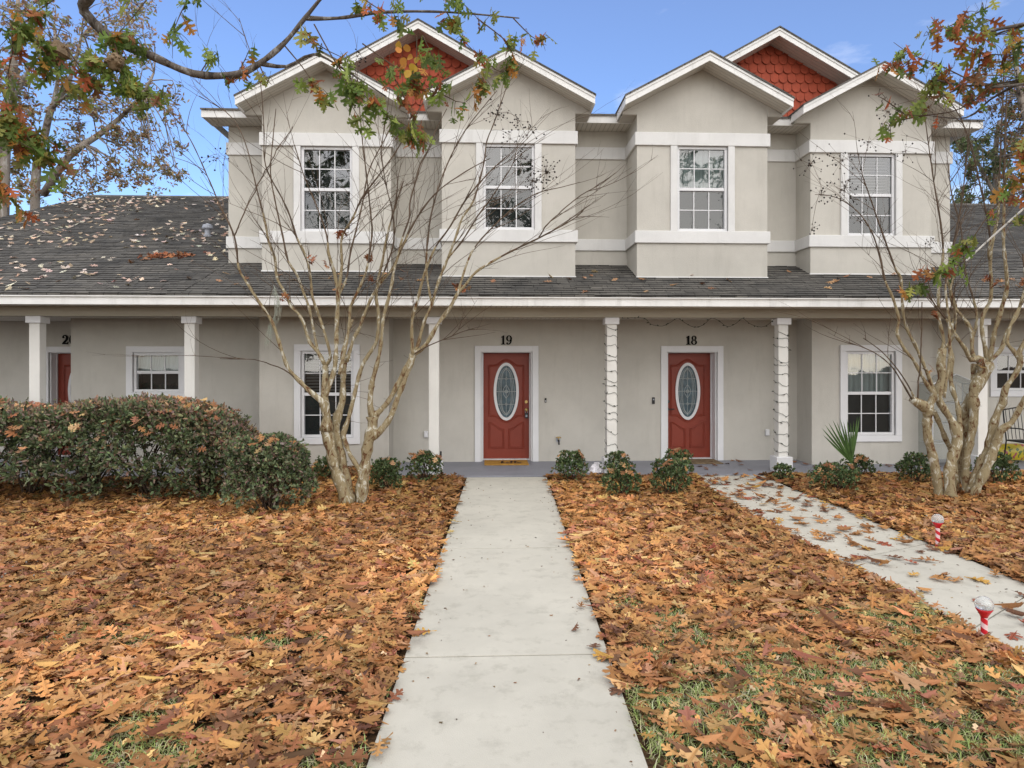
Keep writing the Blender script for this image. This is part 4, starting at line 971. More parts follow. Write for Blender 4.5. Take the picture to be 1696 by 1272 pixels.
LL = [
 ([(576,836,26),(566,805,22),(555,777,21),(548,745,20),(543,722,23),(541,712,27)], (0,0)),
 ([(541,712,26),(541,690,19),(536,668,17),(529,661,13),(514,649,12),(495,630,10),(478,611,9),(467,582,8),(451,534,7),(430,502,6.5),(405,462,6),(395,443,5.5),(388,392,4.5),(362,335,3.4),(347,300,3),(315,231,2.4),(283,188,2),(248,164,1.6)], (0,-.5)),
 ([(388,392,3.4),(408,345,3),(427,306,2.6),(459,250,2.2),(485,210,1.8)], (-.3,-.2)),
 ([(541,690,18),(537,660,15),(539,630,14),(539,606,14)], (0,.15)),
 ([(539,606,10),(526,582,9),(513,567,8),(503,535,7.5),(493,518,7),(483,509,7),(472,485,6.5),(459,461,6),(455,427,6),(445,400,5),(439,368,4.5),(427,320,3.5),(420,291,3),(411,252,2.5),(397,215,2.2),(375,186,2),(330,159,1.6)], (.1,.7)),
 ([(539,606,10),(547,594,8),(544,574,7.5),(531,531,7),(518,494,6.5),(515,467,6),(512,445,5.5),(503,416,5),(492,394,4.5),(480,357,4),(467,328,3.6),(440,274,3),(437,210,2.5),(430,130,2),(410,73,1.8),(396,30,1.4)], (.1,-.35)),
 ([(526,582,8),(523,565,6.5),(512,510,6),(504,488,6),(491,453,5),(477,432,5),(469,395,4.5),(465,377,4),(455,330,3.5),(448,285,3),(452,230,2.4),(457,180,2)], (.1,.4)),
 ([(537,660,13),(552,619,11),(556,592,10.5),(558,531,10),(560,491,9),(556,462,8),(551,440,7),(544,419,6),(541,390,4),(524,340,3),(505,296,2.5),(488,240,2)], (.05,-.2)),
 ([(560,491,8),(566,440,7),(565,408,6),(568,388,5.5),(585,360,4.5),(598,330,4),(620,300,3.5),(655,252,3),(690,190,2.2),(715,140,1.8)], (-.1,-.5)),
 ([(560,491,6),(574,460,5),(580,420,4.5),(590,380,4),(600,338,3.5),(612,280,3),(640,225,2.4),(655,190,2)], (-.1,.5)),
 ([(562,620,9),(574,568,7.5),(579,531,7),(580,510,7),(590,488,6.5),(602,461,5.5),(608,443,5),(616,387,4.5),(614,355,4),(608,299,3.4),(600,231,2.8),(594,160,2.2),(590,100,1.8)], (0,-.3)),
 ([(574,600,9),(586,560,8),(595,544,7.5),(608,509,7),(627,472,6.5),(648,448,6),(659,424,5.5),(667,392,5),(678,360,4.5),(679,335,4),(691,291,3.6),(696,272,3.4),(708,250,3),(722,215,2.4),(740,180,2)], (.1,.5)),
 ([(627,472,5),(640,440,4.4),(652,400,4),(650,350,3.5),(640,310,3),(632,250,2.4),(640,190,2)], (.3,-.4)),
 ([(580,831,22),(571,788,19),(562,742,18),(556,718,17),(559,690,16),(567,665,15),(568,640,14),(569,612,13),(575,588,10)], (.12,.25)),
 ([(569,612,10),(566,592,8.5),(574,560,7),(584,530,6)], (.2,.6)),
 ([(598,800,12),(594,776,10),(580,754,10),(571,729,11),(569,717,13),(576,697,10),(585,662,9.5),(594,624,9),(603,599,9),(617,578,9),(625,560,8.5),(627,520,8),(623,494,8),(626,465,7),(634,430,6),(640,395,5),(652,350,4),(668,300,3)], (.1,.3)),
 ([(597,833,26),(602,790,22),(608,745,21),(612,725,25),(617,708,22),(617,690,26)], (.15,.15)),
 ([(617,690,17),(613,672,13),(615,640,12),(622,612,10),(628,588,9),(632,558,8.5),(635,526,8.5),(643,496,8),(650,464,7),(654,440,6.5),(668,405,5),(690,362,4),(724,318,3.2),(770,285,2.6),(812,262,2)], (.15,-.3)),
 ([(617,690,17),(628,682,13),(645,662,12),(662,630,12),(675,605,13),(684,588,15)], (.15,.1)),
 ([(612,725,18),(630,713,15),(647,690,13),(660,655,12),(672,625,12),(684,588,15)], (.15,.1)),
 ([(684,588,12),(682,558,8),(683,526,7.5),(691,499,7),(699,467,6.5),(708,440,6),(722,408,5),(745,376,4.4),(772,330,3.6),(806,290,3),(835,262,2.4)], (.1,-.5)),
 ([(684,588,12),(692,572,9),(702,534,7.5),(715,504,7),(726,467,6.5),(742,427,6),(755,392,5.5),(766,360,5),(784,333,4.4),(801,272,3.6),(806,235,3.2),(818,204,2.8),(837,150,2.2),(846,120,1.8)], (.1,.3)),
 ([(715,504,6),(706,445,5),(710,382,4.5),(716,347,4),(730,299,3.5),(751,250,3),(776,208,2.6),(823,150,2)], (.2,.7)),
 ([(684,588,13),(705,571,10),(726,536,9),(745,510,8.5),(758,486,8),(771,472,7),(789,450,6),(830,425,4.8),(870,405,4.2),(893,394,4),(925,377,3.4),(954,360,2.8),(968,346,1.8)], (.1,-.2)),
 ([(893,394,3.4),(911,367,3),(954,330,2.5),(1000,300,2),(1020,286,1.6)], (-.1,-.4)),
 ([(758,486,6),(772,440,5),(786,410,4.2),(812,380,3.6),(850,345,3),(890,320,2.6),(930,310,2),(960,302,1.6)], (.1,.5)),
 ([(742,427,5),(765,400,4),(790,360,3.6),(812,330,3),(832,300,2.6),(850,270,2.2),(858,235,1.8)], (.2,-.2)),
 ([(495,630,4),(470,612,3),(440,600,2.4),(420,596,2),(365,594,1.4)], (-.1,-.5)),
 ([(684,588,5),(705,575,3),(740,560,2.4),(770,548,1.8),(786,545,1.3)], (0,-.6)),
]
SL_ = [(826,190,34,22,.2),(858,200,16,16,.2),(880,215,16,18,0),(905,285,46,26,.1),(882,300,36,20,.1),(862,262,18,24,.3),(360,262,16,22,-.4),(575,118,20,22,0),(600,95,14,18,0),(838,130,8,10,.2),(590,170,10,14,0),(845,230,12,20,.2)]
DL = [(567,387,7,-.2),(613,430,7,-.1),(515,427,6,.1),(762,478,16,.1),(545,435,5,0),(470,492,3,.2),(620,465,3,.2),(747,165,2,0)]
myrtle('multi-stemmed bare tree on the left, its slender forked trunks before the lower window', 8.75, (582,836), LL, 235, 5, SL_, DL, 582)
RL = [
 ([(1556,822,20),(1547,765,18),(1536,720,17),(1536,690,18),(1532,675,22),(1522,668,20),(1510,661,13)], (-.05,-.2)),
 ([(1536,690,17),(1541,668,18),(1547,655,14),(1542,635,9),(1531,606,8),(1517,574,7.5),(1501,542,7),(1495,509,6.5),(1492,460,6),(1485,450,5.5),(1470,410,4.5),(1455,368,4),(1442,330,3),(1428,290,2.2)], (-.1,-.4)),
 ([(1547,655,10),(1530,628,8),(1512,595,7.5),(1499,580,7.5),(1485,551,7),(1489,531,7),(1479,494,6),(1466,465,5),(1457,425,4.5),(1444,385,3.5),(1420,350,2.6),(1385,327,2),(1350,322,1.4)], (-.1,-.6)),
 ([(1510,661,5),(1492,630,3.5),(1476,606,3),(1450,585,2.4),(1420,572,2),(1400,567,1.4)], (-.2,-.4)),
 ([(1517,666,5),(1505,640,3.6),(1485,610,3),(1460,582,2.4),(1430,560,1.8)], (-.2,-.7)),
 ([(1520,664,4.4),(1521,630,3.6),(1525,590,3.2),(1526,550,3),(1527,500,2.4)], (-.2,-.5)),
 ([(1575,832,25),(1572,790,22),(1575,765,20),(1585,735,21),(1583,712,18),(1572,690,14),(1558,669,16),(1553,651,18),(1560,628,18),(1558,601,17),(1561,578,15)], (-.15,0)),
 ([(1561,578,9),(1563,562,8),(1556,531,7.5),(1554,498,7),(1556,460,6),(1562,420,5),(1558,370,4),(1548,310,3.2),(1538,240,2.6),(1530,180,2)], (0,.3)),
 ([(1561,578,9),(1574,566,7),(1582,540,6.5),(1580,505,6),(1574,478,5.4),(1572,440,5),(1580,400,4),(1592,340,3.4),(1600,270,3),(1607,200,2.2)], (0,-.3)),
 ([(1586,826,11),(1580,760,11),(1567,729,11),(1554,697,11),(1546,680,12)], (.15,.0)),
 ([(1588,725,16),(1589,700,12),(1586,670,11),(1577,644,11),(1574,617,12),(1577,592,11),(1573,574,9),(1575,545,7),(1584,515,6),(1574,480,5),(1560,445,4)], (.1,.5)),
 ([(1564,660,6),(1566,640,6.5),(1571,606,6.5),(1573,580,6.5),(1572,560,6.5),(1572,531,6),(1568,500,5.5),(1566,470,4.5),(1573,430,4),(1584,390,3),(1600,350,2.4)], (-.25,-.5)),
 ([(1600,830,18),(1599,788,16),(1601,754,16),(1608,724,16),(1613,692,17),(1613,670,20),(1612,655,22),(1618,637,26),(1630,617,28),(1632,600,30)], (.05,.1)),
 ([(1592,800,20),(1594,740,22),(1597,700,24),(1602,672,24),(1610,655,20)], (.3,.25)),
 ([(1613,640,13),(1612,620,12),(1613,604,12)], (.2,.3)),
 ([(1632,600,15),(1620,592,11),(1608,597,11),(1600,580,9),(1590,566,8.5),(1583,556,7),(1572,536,5.5),(1560,520,4.5),(1545,500,4),(1530,470,3)], (.1,-.3)),
 ([(1630,605,13),(1612,590,10),(1610,565,9),(1610,550,9),(1602,535,8),(1590,520,7),(1578,505,6),(1574,480,5.4),(1584,440,4.4),(1590,410,4)], (.1,.3)),
 ([(1634,598,14),(1632,578,10),(1628,560,9),(1626,531,9),(1634,510,8.5),(1640,498,8),(1642,472,8),(1640,432,7.5),(1644,399,7),(1653,355,6),(1655,300,4.5),(1658,230,3.5),(1661,150,2.6),(1664,90,2)], (.1,0)),
 ([(1634,598,14),(1642,580,11),(1646,555,10),(1655,524,9.5),(1662,500,9),(1668,476,8.5),(1666,443,8),(1662,399,7),(1663,340,5.5),(1663,300,5),(1665,220,3.6),(1668,150,2.6)], (.1,-.4)),
 ([(1634,600,14),(1648,590,11),(1660,575,10),(1668,550,9),(1680,530,8),(1690,505,7),(1700,470,6),(1712,430,5),(1720,380,4)], (.1,.4)),
 ([(1640,432,5.5),(1637,420,5.5),(1640,395,5),(1633,350,4.4),(1622,300,4),(1608,240,3.2),(1588,190,2.6),(1566,160,2)], (.05,-.5)),
 ([(1610,565,7),(1618,530,6),(1612,495,5),(1600,455,4.4),(1596,420,4),(1590,370,3.4),(1576,320,2.8),(1570,270,2.2)], (.2,.6)),
 ([(1604,818,20),(1612,800,20),(1624,772,20),(1640,735,18),(1645,706,15),(1654,679,14),(1661,668,17),(1665,644,13),(1681,621,12),(1690,601,14),(1688,583,11),(1700,562,10),(1712,540,8),(1722,505,6),(1735,460,5)], (.0,-.3)),
 ([(1690,598,11),(1678,580,9),(1668,568,8.5),(1672,545,7.5),(1682,520,6.5),(1692,500,6),(1698,470,5),(1694,420,4)], (-.2,-.1)),
 ([(1610,824,18),(1633,776,18),(1652,728,17),(1658,712,17),(1675,700,14),(1690,674,13),(1698,660,13),(1712,640,11),(1724,600,9),(1740,560,7)], (-.1,-.5)),
 ([(1590,836,34),(1596,822,26),(1600,806,14)], (.1,.1)),
]
SRl = [(1360,322,20,20,-.6),(1342,272,24,20,-.3),(1395,265,24,26,-.3),(1400,310,40,34,-.3),(1345,378,10,10,-.4),(1440,235,18,30,-.2),(1470,185,26,26,-.2),(1500,250,14,24,0),(1420,365,10,14,0),(1665,230,40,60,-.3),(1640,180,30,40,-.3),(1680,140,20,30,-.3),(1540,405,10,14,.2)]
DRl = [(1635,462,4,-.1),(1645,468,4,0),(1690,470,5,0),(1545,520,5,0),(1626,600,8,0),(1540,610,4,-.2)]
myr = myrtle('multi-stemmed bare tree on the right with thick knobby mottled trunks', 9.05, (1590,832), RL, 190, 9, SRl, DRl, 1590)
dst = MB(); dst.tube([P(1600,432,8.9), P(1640,395,8.8), P(1696,345,8.6), P(1740,306,8.5)], [.012,.013,.013,.012], 6)
dst.build('dead_stick', mat('bleached_wood', (.55,.53,.49), .8, .2, 12), myr)
# spanish moss strands on the left tree are tiny; clumps follow
ms = MB()
for _ in range(160):
    f = R.random(); c = P(452+8*math.sin(f*5), 470+95*f, 8.6); a = R.uniform(0,6.28); L = R.uniform(.03,.10)
    ms.tube([c, c+Vector((math.cos(a)*L*.5, math.sin(a)*L*.5, -L*.6)), c+Vector((math.cos(a)*L*.4, math.sin(a)*L*.5, -L*1.4))], .0016, 3, False)
ms.build('hanging_moss', mat('grey_moss', (.34,.36,.30), .9), [o for o in COL.objects if o.name.startswith('crape_myrtle')][0])
# ================================================================== OAKS WITH BRANCHES REACHING INTO THE PICTURE
def spray(tw, lp, ld, lc, path, n, spread, cols, w, rr, r0=.006, droop=.35, sub=5):
    """leafy branchlet along world points"""
    q, rd = smooth_path(path, [r0*(1-.7*i/max(1,len(path)-1)) for i in range(len(path))], .06); tw.tube(q, rd, 5)
    nodes = []
    for _ in range(sub):
        i = rr.randrange(max(1,len(q)//5), len(q)); d = Vector((rr.gauss(0,1), rr.gauss(0,.9), rr.gauss(-.15,.6))).normalized()*rr.uniform(.4,1)*spread
        m = q[i]+d*.5+Vector((0,0,.03)); e = q[i]+d+Vector((0,0,-droop*spread*.5)); qq, r2 = smooth_path([q[i], m, e], [.0032,.0024,.0014], .05); tw.tube(qq, r2, 4, False); nodes += qq[len(qq)//3:]
    nodes += q[len(q)//3:]
    for _ in range(n):
        p = rr.choice(nodes); d = Vector((rr.gauss(0,.7), rr.gauss(0,.7), rr.gauss(-droop-.65,.5))); L = 0
        lp.append(p+Vector((rr.gauss(0,.02),rr.gauss(0,.02),rr.gauss(0,.02)))+d.normalized()*.05); ld.append(d)
    lc.append(palette(n, cols, w, .2))
GRN = [(.18,.25,.055),(.25,.31,.075),(.12,.18,.045),(.34,.33,.09),(.50,.24,.06),(.42,.13,.05),(.27,.12,.055)]
MIXW = [5,5,3,2.4,1.5,1.1,1.0]; REDW = [1.8,1.6,1.8,1.5,2.2,3,2]; ORGW = [2,2.2,1.4,1.8,3,2.4,1.4]
def oak(label, base, trunk, limbs, sprays, seed, galls=(), yellow=()):
    rr = random.Random(seed); t = thing('oak_tree', label, 'tree', base, None); tk = MB(); q, rd = smooth_path(*trunk, .3)
    tk.tube(q, [r*(1+.07*math.sin(i*2.1)) for i, r in enumerate(rd)], 14)
    tk.build('trunk', M['bark_o'], t, smooth=True)
    lb = MB(); tw = MB(); lp=[]; ld=[]; lc=[]
    for pts, rds in limbs:
        q, rd = smooth_path(pts, rds, .06); lb.tube(q, [r*(1+.10*math.sin(i*1.3)+rr.uniform(-.07,.07)) for i, r in enumerate(rd)], 9)
    lb.build('limb', M['bark_o'], t, smooth=True)
    for (pp, Y0, Y1, n, sp, w) in sprays:
        path = [P(px, py, Y0+(Y1-Y0)*i/max(1,len(pp)-1)) for i, (px, py) in enumerate(pp)]
        spray(tw, lp, ld, lc, path, int(n*.48), sp, GRN, w, rr)
    tw.build('branch', M['twig'], t)
    lp, ld, lc = np.array(lp), np.array(ld), np.concatenate(lc); n = len(lp)
    link('foliage', big_mesh('foliage', *leaf_arrays(T_OAK, lp, frames_dir(ld, flat=.3), NR.normal(.115,.02,n).clip(.06,.16), lc)), M['leaft'], t)
    for c, r in galls:
        g = MB(); pts = [c+Vector((0,0,r*1.1)), c+Vector((r*.1,0,r*.5)), c, c+Vector((-r*.15,0,-r*.5)), c+Vector((0,0,-r*.95))]
        q, rd = smooth_path(pts, [r*.25, r*.8, r, r*.75, r*.2], r*.35); g.tube(q, [x*rr.uniform(.82,1.15) for x in rd], 9)
        for _ in range(26):
            d = Vector((rr.gauss(0,1),rr.gauss(0,1),rr.gauss(0,1))).normalized(); g.tube([c+d*r*.7, c+d*r*1.18], [r*.26, r*.08], 5)
        g.build('gall', M['gall'], t)
    if yellow:
        yp = np.array([tuple(P(px, py, 5.4+rr.uniform(-.1,.1))) for px, py in yellow]); n = len(yp)
        link('yellow_leaf_spray', big_mesh('yellow_leaf_spray', *leaf_arrays(T_ROUND, yp, frames(np.stack([NR.normal(size=n)*.4, -np.ones(n), NR.normal(size=n)*.5],1)), NR.uniform(.055,.075,n), palette(n, [(.62,.38,.06),(.60,.26,.05)], None, .1))), M['leaft'], t)
    return t
Y1 = 5.2
main = [P(90,-80,4.6), P(140,20,4.9), P(200,73,5.0), P(250,92,5.1), P(300,115,5.15), P(340,125,5.2), P(395,122,5.2), P(430,105,5.2), P(470,72,5.2), P(505,30,5.2), P(545,-20,5.1)]
S_L = [
 ([(70,60),(90,110),(120,150)], 4.6, 4.8, 70, .16, MIXW), ([(140,60),(160,110),(200,140),(215,150)], 4.8, 4.9, 95, .17, MIXW), ([(110,80),(140,120),(150,130)], 4.7, 4.9, 50, .14, MIXW),
 ([(190,70),(205,120),(240,150),(270,150)], 4.9, 5.0, 85, .16, MIXW), ([(20,40),(20,90),(10,130)], 4.4, 4.5, 40, .17, ORGW), ([(-30,60),(0,140),(20,190),(60,200)], 4.3, 4.5, 60, .17, ORGW),
 ([(-60,120),(-10,200),(40,240),(110,270)], 4.2, 4.6, 95, .17, MIXW), ([(-40,180),(10,215),(50,225)], 4.3, 4.6, 55, .17, ORGW), ([(-60,230),(-10,290),(20,330),(40,350)], 4.2, 4.4, 70, .14, ORGW), ([(30,200),(60,250),(80,270)], 4.5, 4.7, 40, .13, MIXW),
 ([(330,125),(345,100),(360,90)], 5.2, 5.2, 16, .10, MIXW), ([(395,122),(405,100),(410,90)], 5.2, 5.2, 14, .10, REDW), ([(430,108),(440,130),(450,140)], 5.2, 5.2, 12, .10, MIXW), ([(385,122),(390,135)], 5.2, 5.2, 6, .08, MIXW),
 ([(60,130),(150,140),(200,190),(240,250)], 4.9, 5.4, 0, .1, MIXW),
 ([(470,74),(500,110),(530,150),(555,165)], 5.2, 5.4, 42, .14, MIXW), ([(490,50),(545,85),(580,100)], 5.2, 5.4, 34, .14, MIXW),
 ([(520,40),(560,110),(600,155),(640,190),(680,225),(700,235)], 5.2, 5.5, 110, .20, MIXW), ([(570,110),(580,170),(600,200)], 5.3, 5.3, 44, .14, MIXW), ([(600,72),(650,108),(680,124),(712,150)], 5.3, 5.6, 60, .16, MIXW),
 ([(640,110),(665,150),(680,190),(700,225)], 5.4, 5.6, 46, .13, ORGW), ([(700,60),(720,100),(740,140)], 5.4, 5.6, 46, .14, MIXW), ([(690,60),(690,110),(685,145)], 5.4, 5.5, 24, .10, ORGW),
 ([(740,20),(770,70),(800,95)], 5.4, 5.7, 40, .14, MIXW), ([(790,30),(840,70),(850,95),(850,110)], 5.5, 5.7, 48, .13, ORGW), ([(712,150),(740,160),(770,170),(800,135)], 5.6, 5.7, 56, .13, ORGW), ([(800,95),(820,115),(835,120)], 5.7, 5.7, 22, .10, MIXW),
 ([(850,30),(880,60),(905,75)], 5.6, 5.7, 18, .10, MIXW), ([(660,200),(690,220),(710,240)], 5.5, 5.6, 28, .10, MIXW), ([(120,-20),(60,20),(20,60)], 4.7, 4.5, 60, .2, MIXW), ([(250,-10),(210,40),(180,70)], 5.0, 4.9, 70, .18, MIXW), ([(330,-30),(300,20),(285,60)], 5.1, 5.1, 30, .16, MIXW),
 ([(560,-30),(620,10),(680,50)], 5.2, 5.4, 60, .2, MIXW), ([(700,-40),(760,0),(800,40)], 5.3, 5.6, 50, .2, MIXW),
]
tb = Vector((-8.6, 0.2, 0))
oak('leafy oak at the upper left whose lichen-grey limb and green-orange sprays hang over the gables', tb, ([tb, tb+Vector((.1,.1,1.6)), tb+Vector((.3,.5,3.6)), tb+Vector((.7,1.0,5.6)), tb+Vector((.8,1.4,8.5))], [.34,.27,.24,.20,.13]),
  [([tb+Vector((.6,.9,4.9)), Vector((-4.6,3.4,5.4)), main[0]]+main[1:], [.15,.10,.05,.036,.030,.029,.028,.027,.026,.023,.019,.016,.013]),
   ([main[7], P(475,110,5.3), P(520,90,5.3), P(570,115,5.4), P(640,160,5.5)], [.018,.013,.010,.008,.005]),
   ([main[9], P(560,30,5.3), P(640,20,5.4), P(740,20,5.5), P(860,30,5.7)], [.018,.014,.012,.009,.005]),
   ([Vector((-4.6,3.4,5.4)), P(-80,20,4.3), P(-70,140,4.2), P(-60,240,4.2)], [.06,.03,.02,.012])],
  S_L, 3, [(P(94,88,4.7), .075), (P(190,103,4.85), .058)], [(661,77),(675,80),(679,95),(668,101),(669,110),(683,110),(688,131),(684,113),(660,84),(690,100),(676,122)])
S_R = [
 ([(1700,130),(1640,140),(1600,142),(1555,130)], 5.0, 5.2, 40, .16, REDW), ([(1620,140),(1560,110),(1510,90),(1480,70)], 5.1, 5.3, 46, .17, REDW), ([(1560,110),(1540,150),(1530,170)], 5.2, 5.2, 26, .13, MIXW), ([(1700,90),(1640,90),(1590,80)], 5.0, 5.1, 44, .16, REDW), ([(1520,90),(1490,110),(1455,120)], 5.3, 5.3, 26, .12, REDW),
 ([(1720,150),(1690,110),(1670,90)], 4.9, 5.0, 36, .14, MIXW), ([(1600,142),(1560,160),(1545,175)], 5.1, 5.2, 26, .12, REDW), ([(1700,40),(1640,60),(1580,40)], 4.9, 5.1, 60, .2, REDW), ([(1640,10),(1580,40),(1530,60)], 5.0, 5.3, 36, .17, REDW),
 ([(1720,260),(1690,290),(1670,310)], 5.0, 5.1, 30, .13, REDW), ([(1730,210),(1700,240),(1690,260)], 4.9, 5.0, 40, .15, ORGW), ([(1740,380),(1690,370),(1640,370)], 5.2, 5.4, 12, .10, REDW), ([(1740,340),(1705,355),(1690,370)], 5.0, 5.1, 18, .10, REDW),
 ([(1720,270),(1650,340),(1600,410),(1570,440),(1520,470),(1500,480)], 5.2, 5.6, 66, .16, MIXW), ([(1570,440),(1590,440),(1600,460)], 5.5, 5.5, 18, .10, MIXW), ([(1545,455),(1530,450),(1525,460)], 5.5, 5.5, 9, .08, REDW),
 ([(1650,140),(1590,180),(1540,190),(1500,190),(1480,180)], 5.1, 5.6, 26, .14, REDW), ([(1540,190),(1490,200),(1465,215)], 5.4, 5.6, 26, .13, MIXW), ([(1500,190),(1465,165),(1455,160)], 5.5, 5.6, 8, .08, REDW),
]
tb = Vector((9.4, 1.0, 0))
oak('red-tinged oak at the right edge whose thin sprays hang before the right-hand gable', tb, ([tb, tb+Vector((-.05,.1,1.8)), tb+Vector((-.2,.3,3.6)), tb+Vector((-.2,.6,5.5)), tb+Vector((-.1,.6,8))], [.28,.22,.19,.15,.09]),
  [([tb+Vector((-.2,.3,3.7)), P(1800,125,4.6), P(1696,133,5.0), P(1640,140,5.1), P(1590,141,5.15), P(1545,130,5.2)], [.05,.011,.009,.008,.007,.005]),
   ([P(1696,133,5.0), P(1640,165,5.2), P(1600,195,5.3), P(1530,190,5.5)], [.012,.009,.007,.004]),
   ([tb+Vector((-.2,.4,4.4)), P(1790,20,4.6), P(1700,40,4.9), P(1640,60,5.0)], [.05,.012,.009,.006]),
   ([tb+Vector((-.2,.3,3.2)), P(1800,240,4.8), P(1730,262,5.15)], [.04,.012,.007])], S_R, 8)
# ================================================================== TREES BEYOND THE ROOFS, AND ACROSS THE STREET BEHIND THE CAMERA
def crown_tree(label, Yb, stems, blobs, cols, w, leaf, seed, name='tree', group=None, world=None, twn=60):
    rr = random.Random(seed); pts0 = stems[0][0]
    conv = (lambda p, d=0: P(p[0], p[1], Yb+d)) if world is None else world
    b = conv(pts0[0]); t = thing(name, label, 'tree', (b.x, b.y, 0), group); tk = MB(); skel = []
    for k, (pts, ws) in enumerate(stems):
        W = [conv(p, (0 if k == 0 else rr.uniform(-1.5,1.5)*min(1,i/2))) for i, p in enumerate(pts)]
        if k == 0: W = [Vector((W[0].x, W[0].y, 0))]+W; ws = [ws[0]*1.3]+list(ws)
        q, rd = smooth_path(W, [x/2*pxm(Yb) if world is None else x/2 for x in ws], .5); tk.tube(q, rd, 8); skel += q[len(q)//3:]
    lp=[]; ld=[]; 
    for (px, py, rpx, n) in blobs:
        c = conv((px, py), rr.uniform(-1.5,1.5)); r_ = rpx*pxm(Yb) if world is None else rpx
        near = min(skel, key=lambda p: (p-c).length); q, rd = smooth_path([near, near.lerp(c,.5)+Vector((rr.gauss(0,.2),rr.gauss(0,.2),.2)), c], [.026,.018,.008], .4); tk.tube(q, rd, 4, False)
        ends = []
        for _ in range(max(6, n//32)):
            d = Vector((rr.gauss(0,1),rr.gauss(0,1),rr.gauss(0,.7))); d = d.normalized()*r_*rr.uniform(.35,1.1); e = c+d; tk.tube([c+d*.1, c+d*.6+Vector((0,0,.1)), e], [.010,.007,.004], 3, False); ends.append((c,d))
        for i in range(n):
            c0, d = rr.choice(ends); f = rr.uniform(.35,1.1); s = r_*.15; lp.append(c0+d*f+Vector((rr.gauss(0,s),rr.gauss(0,s),rr.gauss(0,s)))); ld.append((rr.gauss(0,1),rr.gauss(0,1),rr.gauss(-.3,.8)))
    tk.build('trunk', M['bark_b'], t, smooth=True); n = len(lp)
    link('foliage', big_mesh('foliage', *leaf_arrays(T_DIAM, np.array(lp), frames_dir(np.array(ld)), NR.normal(leaf,leaf*.25,n).clip(leaf*.4,leaf*1.8), palette(n, cols, w, .25))), M['leaft'], t)
    return t
FALL = [(.30,.17,.10),(.38,.25,.13),(.22,.20,.10),(.27,.28,.12),(.42,.31,.21)]
def scat(rr, x0, x1, y0, y1, n, r0, r1, k): return [(rr.uniform(x0,x1), rr.uniform(y0,y1), rr.uniform(r0,r1), k) for _ in range(n)]
rr = random.Random(4)
BG = 'thinly leaved trees beyond the roofs'
crown_tree('pale-trunked tree forking widely behind the left roof, with sparse rusty leaves', 25, [([(57,420),(58,351),(61,274),(75,220),(85,180),(107,148),(120,119),(135,60)], [15,14,13,11,10,8,6,4]), ([(61,300),(72,322),(115,258),(160,226),(200,194),(238,153),(255,120)][1:], [12,11,9,7,5,3]), ([(75,220),(95,140),(92,95),(90,40)], [8,6,5,3]), ([(85,180),(130,148),(200,152),(270,165)], [5,4,3,2])],
  scat(rr,95,245,140,310,46,16,34,62)+scat(rr,190,305,140,300,26,12,26,46)+scat(rr,40,250,-10,140,40,20,38,48)+[(60,330,22,60),(110,320,24,80),(140,325,20,60),(225,300,22,60),(255,310,20,50)], FALL, [3,2.4,2,2,1.4], .15, 31, 'tree', BG)
crown_tree('tree at the far left edge with a straight trunk, behind the left roof', 23, [([(3,420),(5,330),(8,250),(14,180),(20,120),(26,60),(30,0)], [20,18,16,14,12,9,6]), ([(14,180),(40,130),(60,90),(70,40)], [7,6,4,3])], scat(rr,-50,60,0,200,30,20,38,55)+scat(rr,-40,50,200,340,14,16,30,60), FALL, [3,2,2,2.4,1], .17, 32, 'tree', BG)
GR2 = [(.10,.14,.06),(.15,.20,.08),(.21,.25,.11),(.07,.10,.045),(.28,.20,.10)]
crown_tree('green leafy tree showing between the right gable and the right roof', 26, [([(1650,420),(1652,330),(1648,260),(1655,200)], [12,11,9,6]), ([(1652,330),(1620,270),(1600,220)], [7,5,3])], scat(rr,1585,1680,210,345,34,14,26,120), GR2, [3,3,2.4,2,.6], .16, 33, 'tree', BG)
crown_tree('fall-coloured tree at the far right edge behind the right roof', 24, [([(1720,420),(1715,320),(1712,240),(1690,160),(1680,80)], [16,14,12,9,6])], scat(rr,1660,1780,60,340,40,20,34,70)+scat(rr,1575,1680,90,210,14,14,24,40), [(.24,.09,.04),(.16,.15,.06),(.10,.12,.045),(.30,.17,.07)], [2,2,2,1.4], .17, 34, 'tree', BG)
# ================================================================== SMALL THINGS ON AND AROUND THE PORCH
def string_lights(label, path, nb, group='dark strings of fairy lights on the porch'):
    t = thing('string_lights', label, 'fairy lights', tuple(path[0]), group)
    MB().tube(path, .0034, 4).build('wire', M['wire'], t)
    L = len(path); me = None
    bm_ = MB().lathe([(.004,0),(.009,.004),(.009,.018),(.006,.03),(.001,.042)], (0,0,0), 6)
    b0 = bm_.build('bulb', M['wire'], None); b0.parent = t
    for i in range(nb):
        o = b0 if i == 0 else b0.copy()
        if i: COL.objects.link(o); o.parent = t
        p = path[int((i+.5)/nb*(L-1))]; o.location = Vector(p)-Vector(path[0]); o.rotation_euler = (R.uniform(.4,2.4), R.uniform(-1,1), R.uniform(0,6))
    return t
def wrap(x, y, zs, hw):
    pts = []; n = len(zs)
    for i, z in enumerate(zs):
        nz_ = zs[i+1] if i+1 < n else z-.12
        c = [(-hw,-hw),(hw,-hw),(hw,hw),(-hw,hw)]
        for k in range(4):
            a, b_ = c[k], c[(k+1)%4]
            for s in range(5):
                f = (k+s/5)/4; sag = -.012*math.sin(math.pi*s/5)
                pts.append(Vector((x+a[0]+(b_[0]-a[0])*s/5+R.gauss(0,.003), y+a[1]+(b_[1]-a[1])*s/5, z+(nz_-z)*f+sag+R.gauss(0,.006)+.06*(1 if k==0 else -.2)*s/5*(1 if i%3 else -.6))))
    return pts
def zpx(py, Y=11.1): return H+(HY-py)/F*Y
